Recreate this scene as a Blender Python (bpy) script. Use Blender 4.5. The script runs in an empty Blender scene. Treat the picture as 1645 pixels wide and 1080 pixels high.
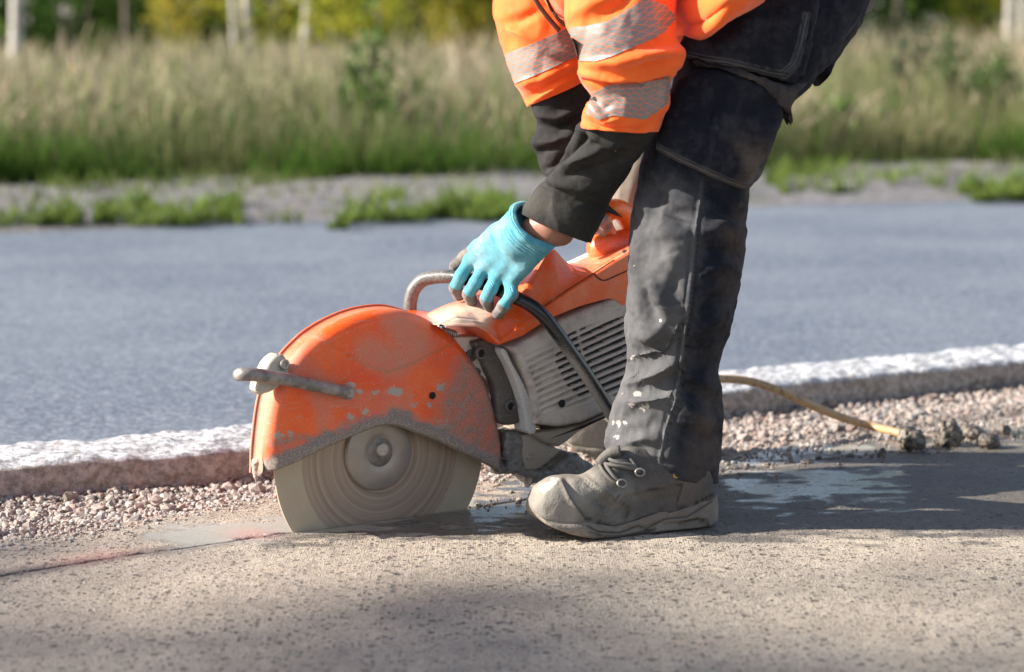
import bpy, bmesh, math, random
import numpy as np
random.seed(5); rng = np.random.default_rng(11)
S = bpy.context.scene
# ------------------------------------------------------------------ camera
CAM_H, FPX, SW, SH = 0.91, 85/36*1645, 1645.0, 1080.0
PITCH = math.atan(540/FPX)
CAM = np.array([0, -4.1, CAM_H])
cam = bpy.data.cameras.new('camera'); cam.lens = 85; cam.sensor_width = 36
cam.clip_start = 0.05; cam.clip_end = 600
cam.dof.use_dof = True; cam.dof.focus_distance = 4.22; cam.dof.aperture_fstop = 3.0
cob = bpy.data.objects.new('camera', cam); S.collection.objects.link(cob)
cob.location = CAM; cob.rotation_euler = (math.pi/2-PITCH, 0, 0); S.camera = cob
# ------------------------------------------------------------------ sky and sun
SUN_EL, SUN_AZ = math.radians(29), math.radians(5)      # AZ: turned from -X towards the camera side
w = bpy.data.worlds.new('World'); S.world = w; w.use_nodes = True
sk = w.node_tree.nodes.new('ShaderNodeTexSky'); sk.sky_type = 'NISHITA'; sk.sun_disc = False
sk.sun_elevation = SUN_EL; sk.sun_rotation = math.radians(270)-SUN_AZ; sk.air_density = 1.0; sk.dust_density = 1.; sk.ozone_density = 2.
bg = w.node_tree.nodes['Background']; bg.inputs[1].default_value = 0.088
hs_ = w.node_tree.nodes.new('ShaderNodeHueSaturation'); hs_.inputs['Saturation'].default_value = .80      # sky colour desaturated so the shade turns out less blue
wm = w.node_tree.nodes.new('ShaderNodeMix'); wm.data_type = 'RGBA'; wm.blend_type = 'MULTIPLY'; wm.inputs[0].default_value = 1; wm.inputs[7].default_value = (1., 1., 1., 1)
w.node_tree.links.new(sk.outputs[0], hs_.inputs['Color']); w.node_tree.links.new(hs_.outputs[0], wm.inputs[6]); w.node_tree.links.new(wm.outputs[2], bg.inputs[0])
sun = bpy.data.lights.new('sun', 'SUN'); sun.energy = 5.0; sun.angle = math.radians(0.5); sun.color = (1, .945, .865)
sob = bpy.data.objects.new('sun', sun); S.collection.objects.link(sob)
sob.rotation_euler = (0, -(math.pi/2-SUN_EL), 0)
sob.rotation_mode = 'XYZ'; sob.rotation_euler = (0, -(math.pi/2-SUN_EL), SUN_AZ); sob.location = (-6, 0, 5)
S.view_settings.view_transform = 'Standard'; S.view_settings.look = 'None'; S.view_settings.exposure = 1.3
S.view_settings.gamma = 1
# ------------------------------------------------------------------ helpers
FW = np.array([0, math.cos(PITCH), -math.sin(PITCH)]); UP = np.array([0, math.sin(PITCH), math.cos(PITCH)])
def ray(px, py): return FW+(px-822.5)/FPX*np.array([1., 0, 0])+(540-py)/FPX*UP
def ptY(px, py, Y): r = ray(px, py); return CAM+r*((Y-CAM[1])/r[1])
def ptZ(px, py, z=0.): r = ray(px, py); return CAM+r*((z-CAM[2])/r[2])
def proj(V):
    d = np.asarray(V)-CAM; z = d@FW
    return np.stack([822.5+FPX*d[..., 0]/z, 540-FPX*(d@UP)/z], -1)
TH = math.radians(34.5)
EU = np.array([math.cos(TH), math.sin(TH), 0]); EN = np.array([math.sin(TH), -math.cos(TH), 0]); EZ = np.array([0, 0, 1.])
SO = ptZ(474, 854); SO = SO*1.0                      # a point of the blade plane on the ground
def saw(px, py, n=0.):                               # pixel on the plane at offset n from the blade -> (u, z)
    r = ray(px, py); t = (n-(CAM-SO)@EN)/(r@EN); P = CAM+r*t-SO
    return np.array([P@EU, P[2]])
def sw(u, z, n=0.): return SO+np.multiply.outer(u, EU)+np.multiply.outer(z, EZ)+np.multiply.outer(np.broadcast_to(n, np.shape(u)), EN)
def spt(px, py, n=0.): q = saw(px, py, n); return sw(q[0], q[1], n)
def zz(pts, ox, oy, s): return [(ox+x/s, oy+y/s) for x, y in pts]   # zoomed reading -> photograph pixels
def h3(i, j, k, s):
    h = (i.astype(np.int64)*374761393+j.astype(np.int64)*668265263+k.astype(np.int64)*2147483647+s*974634777) & 0xffffffff
    h = ((h ^ (h >> 13))*1274126177) & 0xffffffff
    h = ((h ^ (h >> 16))*2246822519) & 0xffffffff
    return ((h ^ (h >> 15)) & 0xffff)/65535.
def vn(P, f=1., s=0):
    P = np.asarray(P, float)*f; I = np.floor(P).astype(int); t = P-I; t = t*t*(3-2*t)
    i, j, k = I[..., 0], I[..., 1], I[..., 2]; a, b, c = t[..., 0], t[..., 1], t[..., 2]; r = 0
    for dx in (0, 1):
        for dy in (0, 1):
            for dz in (0, 1):
                r = r+h3(i+dx, j+dy, k+dz, s)*(a if dx else 1-a)*(b if dy else 1-b)*(c if dz else 1-c)
    return r*2-1
def fbm(P, f=1., o=4, s=0, g=.5):
    r, a, n = 0, 1, 0
    for q in range(o): r = r+a*vn(P, f*2**q*1.03, s+q*17); n += a; a *= g
    return r/n
def v3(x, y, z=0): return np.stack(np.broadcast_arrays(x, y, z), -1)
def sm(a, b, x): t = np.clip((x-a)/(b-a), 0, 1); return t*t*(3-2*t)
def segd(P, a, b):
    a, b = np.asarray(a, float), np.asarray(b, float); d = b-a; L = max(d@d, 1e-12)
    t = np.clip(((P-a)@d)/L, 0, 1); return np.linalg.norm(P-a-t[..., None]*d, axis=-1), t
def polyd(P, pts):                                   # distance to a polyline, and the fraction along it
    best = np.full(P.shape[:-1], 1e9); tt = np.zeros(P.shape[:-1]); n = len(pts)-1
    for q in range(n):
        d, t = segd(P, pts[q], pts[q+1]); m = d < best; best = np.where(m, d, best); tt = np.where(m, (q+t)/n, tt)
    return best, tt
def inpoly(P, pts):
    x, y = P[..., 0], P[..., 1]; r = np.zeros(x.shape, bool); n = len(pts)
    for q in range(n):
        (x0, y0), (x1, y1) = pts[q], pts[(q+1) % n]
        c = (y0 > y) != (y1 > y)
        r ^= c & (x < (x1-x0)*(y-y0)/((y1-y0) if y1 != y0 else 1e-9)+x0)
    return r
def sdpoly(P, pts): d = polyd(P, list(pts)+[pts[0]])[0]; return np.where(inpoly(P, pts), -d, d)
def cr(pts, n, closed=False, even=True):             # Catmull-Rom through rows of pts, n samples evenly along the length
    p = np.asarray(pts, float)
    if closed: q = np.vstack([p[-1], p, p[0], p[1]]); m = len(p)
    else: q = np.vstack([2*p[0]-p[1], p, 2*p[-1]-p[-2]]); m = len(p)-1
    t = np.linspace(0, m, m*24+1)[:, None]; i = np.clip(t.astype(int), 0, m-1)[:, 0]; f = t-i[:, None]
    a, b, c, d = q[i], q[i+1], q[i+2], q[i+3]
    r = .5*(2*b+(c-a)*f+(2*a-5*b+4*c-d)*f**2+(3*b-a-3*c+d)*f**3)
    if not even: L = np.linspace(0, 1, len(r))
    else: L = np.r_[0, np.cumsum(np.linalg.norm(np.diff(r, axis=0), axis=1))]
    x = np.linspace(0, L[-1], n+1)[:-1] if closed else np.linspace(0, L[-1], n)
    return np.stack([np.interp(x, L, r[:, k]) for k in range(r.shape[1])], 1)
def lin(pts, n):
    p = np.asarray(pts, float); L = np.r_[0, np.cumsum(np.linalg.norm(np.diff(p, axis=0), axis=1))]
    x = np.linspace(0, L[-1], n); return np.stack([np.interp(x, L, p[:, k]) for k in range(p.shape[1])], 1)
# ---- objects
COL = S.collection
def thing(name, label, cat, loc, group=None, kind=None):
    o = bpy.data.objects.new(name, None); o.empty_display_size = .05; COL.objects.link(o); o.location = loc
    return tag(o, label, cat, group, kind)
def tag(o, label=None, cat=None, group=None, kind=None):
    for k, v in (('label', label), ('category', cat), ('group', group), ('kind', kind)):
        if v: o[k] = v
    return o
def wloc(o):
    r = np.zeros(3)
    while o is not None: r = r+np.array(o.location); o = o.parent
    return r
def mesh(name, V, F, mat, parent=None, smooth=True, attrs=None, uv=None, base=None, sharp=None):
    V = np.asarray(V, float).reshape(-1, 3); me = bpy.data.meshes.new(name)
    off = np.zeros(3) if parent is None else wloc(parent)
    loc = np.zeros(3)
    if base is not None: loc = np.asarray(base, float)-off; off = np.asarray(base, float)
    Vl = (V-off).astype(np.float32)
    if isinstance(F, np.ndarray):
        k = F.shape[1]; me.vertices.add(len(V)); me.vertices.foreach_set('co', Vl.ravel())
        me.loops.add(F.size); me.loops.foreach_set('vertex_index', F.astype(np.int32).ravel())
        me.polygons.add(len(F)); me.polygons.foreach_set('loop_start', np.arange(0, F.size, k, dtype=np.int32))
        me.polygons.foreach_set('loop_total', np.full(len(F), k, np.int32))
    else: me.from_pydata(Vl.tolist(), [], [list(map(int, f)) for f in F])
    me.update(calc_edges=True); me.validate()
    me.polygons.foreach_set('use_smooth', np.full(len(me.polygons), smooth)); me.materials.append(mat)
    for k, a in (attrs or {}).items():
        a = np.asarray(a, np.float32)
        if a.ndim == 1: me.attributes.new(k, 'FLOAT', 'POINT').data.foreach_set('value', a)
        else:
            c = np.ones((len(a), 4), np.float32); c[:, :3] = a
            me.attributes.new(k, 'FLOAT_COLOR', 'POINT').data.foreach_set('color', c.ravel())
    if uv is not None:
        li = np.zeros(len(me.loops), np.int32); me.loops.foreach_get('vertex_index', li)
        me.uv_layers.new(name='UVMap').data.foreach_set('uv', np.asarray(uv, np.float32)[li].ravel())
    if sharp is not None and smooth: me.set_sharp_from_angle(angle=math.radians(sharp))
    o = bpy.data.objects.new(name, me); COL.objects.link(o); o.location = loc
    if parent is not None: o.parent = parent
    return o
def gridF(a, b, wrap=False, off=0):                  # quads of an a x b grid (wrap: the second index is closed)
    i, j = np.meshgrid(np.arange(a-1), np.arange(b if wrap else b-1), indexing='ij'); j2 = (j+1) % b
    return np.stack([i*b+j, i*b+j2, (i+1)*b+j2, (i+1)*b+j], -1).reshape(-1, 4)+off
def gnorm(G, wrap=True):                             # normals of a grid of points
    dv = np.gradient(G, axis=0)
    du = (np.roll(G, -1, 1)-np.roll(G, 1, 1)) if wrap else np.gradient(G, axis=1)
    n = np.cross(du, dv); return n/np.maximum(np.linalg.norm(n, axis=-1, keepdims=True), 1e-12)
def loftobj(name, G, mat, parent=None, caps=True, attrs=None, uv=None, **k):
    a, b = G.shape[:2]; V = G.reshape(-1, 3); F = gridF(a, b, True).tolist() if caps else gridF(a, b, True)
    if caps: F = F+[list(range(b))[::-1], list(range((a-1)*b, a*b))]
    return mesh(name, V, F, mat, parent, attrs=attrs, uv=uv, **k)
def tube(path, rad, n=16, closed=False):             # round sweep; returns grid (len, n, 3)
    p = np.asarray(path, float); r = np.broadcast_to(rad, (len(p),))
    T = np.gradient(p, axis=0); T /= np.linalg.norm(T, axis=1, keepdims=True)
    a = np.array([0, 0, 1.]) if abs(T[0][2]) < .9 else np.array([1., 0, 0]); N = []
    for t in T: a = a-t*(a@t); a = a/np.linalg.norm(a); N.append(a)
    N = np.array(N); B = np.cross(T, N); an = np.linspace(0, 2*math.pi, n, endpoint=False)
    return p[:, None]+r[:, None, None]*(np.cos(an)[None, :, None]*N[:, None]+np.sin(an)[None, :, None]*B[:, None])
def tubeobj(name, path, rad, mat, parent=None, n=16, **k): return loftobj(name, tube(path, rad, n), mat, parent, **k)
def prism(name, pts, n0, n1, mat, parent, bev=.003, seg=3, disp=None, **k):   # bevelled plate of the saw from (u, z) points
    bm = bmesh.new(); vs = [bm.verts.new(sw(u, z, n0)) for u, z in pts]; f = bm.faces.new(vs)
    r = bmesh.ops.extrude_face_region(bm, geom=[f]); 
    for v in r['geom']:
        if isinstance(v, bmesh.types.BMVert): v.co = [a+b*(n1-n0) for a, b in zip(v.co, EN)]
    bmesh.ops.recalc_face_normals(bm, faces=bm.faces)
    if bev: bmesh.ops.bevel(bm, geom=list(bm.edges), offset=bev, segments=seg, affect='EDGES', profile=.5)
    bm.verts.index_update(); V = np.array([v.co[:] for v in bm.verts]); F = [[v.index for v in f.verts] for f in bm.faces]; bm.free()
    if disp is not None: V = disp(V)
    return mesh(name, V, F, mat, parent, sharp=40, **k)
def lathe(name, c, axis, prof, mat, parent, n=32, **k):      # profile [(along, radius)] round axis at c
    axis = np.asarray(axis, float)/np.linalg.norm(axis); a = np.cross(axis, EZ if abs(axis[2]) < .9 else [1, 0, 0]); a /= np.linalg.norm(a); b = np.cross(axis, a)
    an = np.linspace(0, 2*math.pi, n, endpoint=False); G = []
    for h, r in prof: G.append(np.asarray(c)+axis*h+r*(np.cos(an)[:, None]*a+np.sin(an)[:, None]*b))
    return loftobj(name, np.array(G), mat, parent, sharp=35, **k)
def coons(l, t, r, b, na, nb):                       # l,r go bottom->top; t,b go left->right ; returns (na, nb, k)
    L, R, T, B = lin(l, na), lin(r, na), lin(t, nb), lin(b, nb)
    s = np.linspace(0, 1, na)[:, None, None]; q = np.linspace(0, 1, nb)[None, :, None]
    return (1-q)*L[:, None]+q*R[:, None]+(1-s)*B[None]+s*T[None]-((1-s)*(1-q)*B[0]+(1-s)*q*B[-1]+s*(1-q)*T[0]+s*q*T[-1])
def smin(a, b, k): h = np.clip(.5+.5*(b-a)/k, 0, 1); return b*(1-h)+a*h-k*h*(1-h)
def cone(P, a, b, ra, rb): d, t = segd(P, a, b); return d-(ra+(rb-ra)*t)
def nets(f, lo, hi, h):                              # surface nets of an SDF
    ax = [np.arange(lo[k], hi[k]+h, h) for k in range(3)]; n = [len(a) for a in ax]
    P = np.stack(np.meshgrid(*ax, indexing='ij'), -1); D = f(P); ins = D < 0
    acc = np.zeros([m-1 for m in n]+[3]); cnt = np.zeros([m-1 for m in n])
    cs = [np.array(c) for c in np.ndindex(2, 2, 2)]
    sl = lambda c: tuple(slice(c[k], c[k]+n[k]-1) for k in range(3))
    for c in cs:
        for k in range(3):
            if c[k]: continue
            d = c.copy(); d[k] = 1; A, B = D[sl(c)], D[sl(d)]; m = (A < 0) != (B < 0)
            t = np.where(m, A/np.where(m, A-B, 1), 0)
            p = np.broadcast_to(c.astype(float), acc.shape).copy(); p[..., k] = t
            acc += p*m[..., None]; cnt += m
    act = cnt > 0; idx = np.full(act.shape, -1); idx[act] = np.arange(act.sum())
    I = np.argwhere(act); V = (I+acc[act]/cnt[act][:, None])*h+np.array([a[0] for a in ax]); F = []
    for k in range(3):
        a, b = (k+1) % 3, (k+2) % 3
        s0 = [slice(None)]*3; s1 = [slice(None)]*3; s0[k] = slice(0, n[k]-1); s1[k] = slice(1, n[k])
        for q in (a, b): s0[q] = s1[q] = slice(1, n[q]-1)
        A, B = ins[tuple(s0)], ins[tuple(s1)]; m = np.argwhere(A != B); fl = A[A != B]
        m[:, a] += 1; m[:, b] += 1
        def cell(da, db): c = m.copy(); c[:, a] -= da; c[:, b] -= db; return idx[c[:, 0], c[:, 1], c[:, 2]]
        q = np.stack([cell(1, 1), cell(0, 1), cell(0, 0), cell(1, 0)], 1)
        q[~fl] = q[~fl][:, ::-1]; F.append(q)
    return V, np.vstack(F)
# ---- materials
class M:
    def __init__(s, name):
        s.m = bpy.data.materials.new(name); s.m.use_nodes = True; s.t = s.m.node_tree; s.b = s.t.nodes['Principled BSDF']
        s.tc = s.t.nodes.new('ShaderNodeTexCoord'); s.P = s.tc.outputs['Object']; s.UV = s.tc.outputs['UV']
    def n(s, typ, ins=(), **pr):
        o = s.t.nodes.new('ShaderNode'+typ)
        for k, v in pr.items(): setattr(o, k, v)
        for k, v in (ins.items() if isinstance(ins, dict) else enumerate(ins)):
            if v is None: continue
            if hasattr(v, 'links'): s.t.links.new(v, o.inputs[k])
            else:
                i = o.inputs[k]
                if hasattr(i.default_value, '__len__') and not hasattr(v, '__len__'): v = [v]*len(i.default_value)
                if hasattr(v, '__len__') and len(v) == 3 and len(i.default_value) == 4: v = (*v, 1)
                i.default_value = v
        return o
    def math(s, op, a, b=0., c=None, clamp=False): return s.n('Math', [a, b] if c is None else [a, b, c], operation=op, use_clamp=clamp).outputs[0]
    def noise(s, sc, det=4, rough=.55, vec=None, dist=0., stretch=None):
        v = vec or s.P
        if stretch: v = s.n('Mapping', {'Vector': v, 'Scale': stretch}).outputs[0]
        return s.n('TexNoise', {'Vector': v, 'Scale': sc, 'Detail': det, 'Roughness': rough, 'Distortion': dist}).outputs[0]
    def vor(s, sc, feature='F1', out=0, vec=None, rnd=1.): return s.n('TexVoronoi', {'Vector': vec or s.P, 'Scale': sc, 'Randomness': rnd}, feature=feature).outputs[out]
    def ramp(s, f, lo, hi, a=0., b=1.): return s.n('MapRange', [f, lo, hi, a, b], interpolation_type='SMOOTHSTEP').outputs[0]
    def mix(s, f, a, b, bt='MIX'):
        o = s.t.nodes.new('ShaderNodeMix'); o.data_type = 'RGBA'; o.blend_type = bt
        for k, v in ((0, f), (6, a), (7, b)):
            if hasattr(v, 'links'): s.t.links.new(v, o.inputs[k])
            else: o.inputs[k].default_value = v if k == 0 else (*v, 1)
        return o.outputs[2]
    def attr(s, name, out='Fac'): return s.n('Attribute', attribute_name=name).outputs[out]
    def bump(s, h, st=.3, d=.002, prev=None): return s.n('Bump', {'Height': h, 'Strength': st, 'Distance': d, 'Normal': prev}).outputs[0]
    def set(s, **k):
        for a, v in k.items():
            i = s.b.inputs[{'col': 'Base Color', 'rough': 'Roughness', 'metal': 'Metallic', 'nor': 'Normal', 'spec': 'Specular IOR Level', 'coat': 'Coat Weight', 'sheen': 'Sheen Weight', 'trans': 'Transmission Weight', 'sss': 'Subsurface Weight'}[a]]
            if hasattr(v, 'links'): s.t.links.new(v, i)
            else: i.default_value = (*v, 1) if hasattr(v, '__len__') else v
        return s.m
# ================================================================== the saw
def dusty(name, base, dustc=(.40, .33, .27), rough=.42, grime=(.075, .062, .052), chip=(.30, .27, .245), coat=.15, dust0=.25, bump=.25, dk=.85):
    m = M(name); n1 = m.noise(9, 5, .6); n2 = m.noise(55, 4, .65); n3 = m.noise(300, 3, .7); sp = m.vor(230)
    du = m.math('ADD', m.attr('dust'), m.math('MULTIPLY', m.math('SUBTRACT', n1, .5), .55))
    du = m.math('ADD', du, m.math('MULTIPLY', m.math('SUBTRACT', n2, .5), .35), clamp=True)
    du = m.math('ADD', du, dust0*.5, clamp=True)
    var = m.mix(m.ramp(n1, .3, .7), base, tuple(min(1, c*f) for c, f in zip(base, (1.12, 1.7, 1.4) if base[0] > base[1]*4 else (1.12, 1.1, 1.08))))
    st_ = m.noise(30, 4, .65, stretch=(1, 1, .12)); du = m.math('ADD', du, m.math('MULTIPLY', m.math('SUBTRACT', st_, .52), .5), clamp=True); c = m.mix(m.math('MULTIPLY', du, .85), var, dustc)
    sc_ = m.ramp(m.noise(22, 2, .5, dist=1.5, stretch=(1, 1, 9)), .655, .67); c = m.mix(m.math('MULTIPLY', sc_, .35), c, chip)
    c = m.mix(m.math('MULTIPLY', m.ramp(sp, .20, .08), m.ramp(n2, .5, .6)), c, (.60, .53, .45)); c = m.mix(m.math('MULTIPLY', m.ramp(n3, .56, .68), .45), c, m.mix(1., c, (.45, .42, .40), 'MULTIPLY'))          # pale specks
    ch = m.ramp(m.math('ADD', m.attr('chip'), m.math('ADD', m.math('MULTIPLY', m.math('SUBTRACT', n2, .5), 1.2), m.math('MULTIPLY', m.math('SUBTRACT', n3, .5), 1.1))), .50, .54)
    c = m.mix(ch, c, chip)
    gr = m.ramp(m.math('ADD', m.attr('grime'), m.math('ADD', m.math('MULTIPLY', m.math('SUBTRACT', n3, .5), .35), m.math('ADD', m.math('MULTIPLY', m.math('SUBTRACT', n2, .5), .6), m.math('MULTIPLY', m.math('SUBTRACT', m.noise(26, 5, .7), .5), .8)))), .08, .95)
    gc = m.mix(m.ramp(n3, .3, .75), grime, tuple(g*2.1 for g in grime))
    c = m.mix(gr, c, gc)
    h = m.math('ADD', m.math('MULTIPLY', n2, .4), m.math('MULTIPLY', m.math('MULTIPLY', n3, m.math('ADD', gr, .12)), 1.2))
    h = m.math('SUBTRACT', h, m.math('MULTIPLY', ch, .25))
    ro = m.math('ADD', rough, m.math('MULTIPLY', m.math('MAXIMUM', du, gr), .4), clamp=True)
    return m.set(col=c, rough=ro, nor=m.bump(h, bump, .0025), coat=coat)
MAT_ORANGE = dusty('orange_paint', (.82, .075, .006), dust0=.0, dustc=(.46, .265, .185), grime=(.17, .135, .108), chip=(.40, .335, .275))
MAT_SHROUD = dusty('orange_plastic', (.80, .085, .008), rough=.33, dust0=.0, dustc=(.62, .50, .38), coat=.3)
MAT_COVER = dusty('grey_plastic', (.54, .475, .41), dustc=(.52, .44, .365), rough=.6, dust0=.4, coat=0, bump=.35)
MAT_CREAM = dusty('dusty_cream_metal', (.55, .47, .39), rough=.7, coat=0)
MAT_DARK = dusty('grimy_metal', (.07, .058, .05), dustc=(.20, .165, .135), rough=.45, dust0=.25, coat=0, bump=.5, grime=(.035, .03, .027))
MAT_MUD = dusty('wet_slurry_crust', (.12, .108, .098), dustc=(.27, .235, .20), rough=.4, dust0=.3, coat=.1, bump=1., grime=(.03, .028, .027))
MAT_TAN = dusty('tan_plastic', (.30, .245, .19), dustc=(.36, .29, .22), rough=.6, coat=0, grime=(.12, .085, .04))
def simple(name, col, rough=.5, metal=0., nz=.25, sc=60, bump=.2, coat=0., col2=None, spec=.5):
    m = M(name); n = m.noise(sc, 5, .6); c2 = col2 or tuple(min(1, c*(1+nz)) for c in col)
    return m.set(col=m.mix(m.ramp(n, .3, .7), tuple(c*(1-nz) for c in col), c2), rough=m.math('ADD', rough, m.math('MULTIPLY', m.math('SUBTRACT', n, .5), .3), clamp=True), metal=metal, nor=m.bump(n, bump, .002), coat=coat, spec=spec)
MAT_TUBE = None
m = M('worn_black_tube'); n1 = m.noise(40, 5, .65); n2 = m.noise(240, 4, .7)
du = m.ramp(m.math('ADD', m.attr('dust'), m.math('MULTIPLY', m.math('SUBTRACT', n2, .5), .6)), .2, .9)
MAT_TUBE = m.set(col=m.mix(du, (.014, .014, .016), (.36, .32, .28)), rough=m.math('ADD', .22, m.math('MULTIPLY', du, .5)), nor=m.bump(n2, .25, .0015), coat=.2)
MAT_STEEL = simple('dusty_steel', (.33, .30, .27), .42, .55, .35, 90)
MAT_LEVER = simple('worn_grey_lever', (.20, .18, .16), .5, .25, .3, 40, .35, col2=(.34, .30, .265))
MAT_BLACK = simple('black_hole', (.012, .011, .010), .9)
MAT_FLANGE = simple('blade_flange_steel', (.34, .285, .235), .4, .35, .12, 14, .08)

saw_o = thing('concrete_saw', 'dusty orange hand-held saw with its round blade sunk in the pavement', 'saw', spt(620, 845, 0)*np.array([1, 1, 0]))
Z1 = lambda pts: zz(pts, 380, 420, 2.25)
ZA = lambda pts: zz(pts, 700, 480, 3.6)
Z2 = lambda pts: zz(pts, 620, 280, 2.4545)
Z4 = lambda pts: zz(pts, 770, 600, 5.4)
Z5 = lambda pts: zz(pts, 370, 560, 4.909)
Z6 = lambda pts: zz(pts, 820, 320, 6.)
SP = lambda pts, n: np.array([saw(x, y, n) for x, y in pts])
# ---- blade: circle through traced points of the rim
bp = SP(Z1([(128, 775), (150, 850), (210, 975), (845, 890), (873, 740)]), 0)
A = np.c_[2*bp, np.ones(len(bp))]; q = np.linalg.lstsq(A, (bp**2).sum(1), rcond=None)[0]
BU, BZ = q[0], q[1]; BR = math.sqrt(q[2]+BU**2+BZ**2)
print('blade', BU, BZ, BR, 'Y', sw(BU, BZ, 0)[1])
m = M('spun_blade_steel'); rr = m.n('SeparateXYZ', [m.UV]).outputs[1]
cv = m.n('CombineXYZ', [0, rr, 0]).outputs[0]
b1 = m.noise(26, 3, .7, vec=cv); b2 = m.noise(150, 2, .6, vec=cv); d1 = m.noise(18, 4, .6)
c = m.mix(m.ramp(b1, .35, .65), (.29, .205, .145), (.44, .325, .232))
c = m.mix(m.math('MULTIPLY', m.ramp(b2, .5, .75), .6), c, (.46, .365, .28)); c = m.mix(m.math('MULTIPLY', m.ramp(b2, .45, .3), .5), c, (.165, .125, .095))
c = m.mix(m.ramp(rr, .735, .76), c, m.mix(m.ramp(b2, .3, .7), (.42, .34, .235), (.51, .42, .295)))
c = m.mix(m.math('MULTIPLY', m.ramp(d1, .45, .7), .35), c, (.42, .30, .235))
blade_m = m.set(col=c, rough=.48, metal=.2, nor=m.bump(m.math('ADD', b1, m.math('MULTIPLY', b2, .5)), .1, .002))
an = np.linspace(0, 2*math.pi, 192, endpoint=False); G = []; UVb = []
for r, n in ((.02, -.0016), (BR-.012, -.0016), (BR, -.0019), (BR, .0019), (BR-.055, .0019), (BR-.056, .0013), (.02, .0016)):
    G.append(sw(BU+r*np.cos(an), BZ+r*np.sin(an), n)); UVb.append(np.c_[an/6.2832, np.full(192, r/BR)])
blade = loftobj('blade', np.array(G), blade_m, saw_o, uv=np.vstack(UVb), sharp=30, base=sw(BU, BZ, 0))
fc = spt(611, 727, .012); fq = saw(611, 727, .012)
lathe('flange', fc-EN*.012, EN, [(0.002, .01), (.002, .066), (.006, .0685), (.010, .066), (.0125, .058), (.0135, .036), (.0125, .031), (.0105, .026), (.0105, .001)], MAT_FLANGE, blade, 64)
lathe('hub_washer', fc-EN*.004, EN, [(0, .001), (0, .026), (.003, .026), (.006, .018), (.006, .001)], simple('hub_grey', (.21, .18, .15), .5, .3, .25, 60), blade, 32)
bc = spt(616, 723, .022)
lathe('hub_bolt', bc-EN*.016, EN, [(0, .001), (0, .0125), (.013, .0125), (.016, .010), (.0165, .001)], simple('bolt_steel', (.42, .36, .30), .45, .3, .2, 120), blade, 24)
# ---- guard shell
NB, NF, RB = -.022, .034, .020
top_l = SP(Z1([(52, 765), (58, 700), (66, 615), (77, 530), (92, 465), (120, 400), (163, 338), (205, 293), (252, 253), (330, 207), (420, 174), (520, 162)]), -.020)
top_r = SP(Z1([(640, 188), (700, 216), (750, 250), (803, 300), (855, 370), (893, 440), (920, 515), (940, 600), (950, 690), (942, 755)]), .016)
lipp = SP(Z1([(62, 768), (100, 762), (180, 735), (280, 685), (400, 632), (470, 603), (520, 591), (570, 594), (640, 620), (720, 651), (800, 690), (870, 722), (940, 757)]), .026)
NS, NT = 260, 110
up_ = cr(np.vstack([top_l, top_r]), NS); lo_ = cr(lipp, NS); lo_[0] = up_[0]*.98+lo_[0]*.02
tt = np.linspace(0, 1, NT)[None, :, None]; UZ = up_[:, None]*(1-tt)+lo_[:, None]*tt
flat = UZ.reshape(-1, 2); dE = polyd(flat, up_[::4])[0].reshape(NS, NT)
nn = np.where(dE < RB, NF-RB+np.sqrt(np.maximum(RB**2-(RB-np.minimum(dE, RB))**2, 0)), NF)
nn = nn+.004*np.clip(dE/.09, 0, 1)
dL = np.linalg.norm(UZ-lo_[:, None], axis=-1)
lipn = .0055*sm(.026, .010, dL)-.006*sm(.004, .0, dL); nn = nn+lipn*sm(0, .02, dE)
W = sw(UZ[..., 0], UZ[..., 1], nn); px = proj(W); z1 = np.stack([(px[..., 0]-380)*2.25, (px[..., 1]-420)*2.25], -1)
vcr = [(235, 248), (300, 280), (400, 335), (475, 380), (550, 400), (640, 365), (720, 325), (795, 290)]
yv = np.interp(z1[..., 0], [p[0] for p in vcr], [p[1] for p in vcr])
CREASE = polyd(z1, vcr)[0]; nn = nn+.0022*sm(-5, 5, yv-z1[..., 1])*sm(.004, .02, dE)
nn = nn+.0007*fbm(W, 22, 3, 3)+.0006*fbm(W, 60, 2, 9)*sm(.03, 0, dL)*2
W = sw(UZ[..., 0], UZ[..., 1], nn)
Z = z1; nz = fbm(W, 30, 4, 5); nzf = fbm(W, 130, 3, 8)
grime = sm(130, -10, sdpoly(Z.reshape(-1, 2), [(860, 380), (800, 480), (760, 560), (735, 700), (960, 770), (960, 500)]).reshape(NS, NT))*.68
grime = np.maximum(grime, 1.15*sm(.040, .010, dL+nz*.018))
grime = np.maximum(grime, .8*sm(60, -30, polyd(Z, [(130, 660), (230, 640), (300, 640), (440, 580)])[0]+nz*45))
dust = .0+.7*sm(110, 10, polyd(Z, [(590, 220), (650, 310), (560, 370), (480, 330)])[0])+.45*sm(100, 10, polyd(Z, [(150, 320), (210, 400), (300, 430)])[0])
dust = dust+.55*sm(75, 0, polyd(Z, [(75, 640), (110, 500), (160, 380), (260, 255)])[0])+.45*sm(70, 10, polyd(Z, [(300, 560), (310, 480), (420, 500), (600, 500)])[0])
dust = dust+.4*sm(.05, 0, dL)+.45*np.exp(-(CREASE/4.)**2)  # paler towards the lip and along the crease
for c0, r0 in (((370, 360), 95), ((250, 560), 60), ((720, 420), 120), ((210, 540), 50)): dust = dust-.35*sm(r0, r0*.3, np.linalg.norm(Z-np.array(c0), axis=-1))
chip = np.zeros_like(dust)
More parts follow.
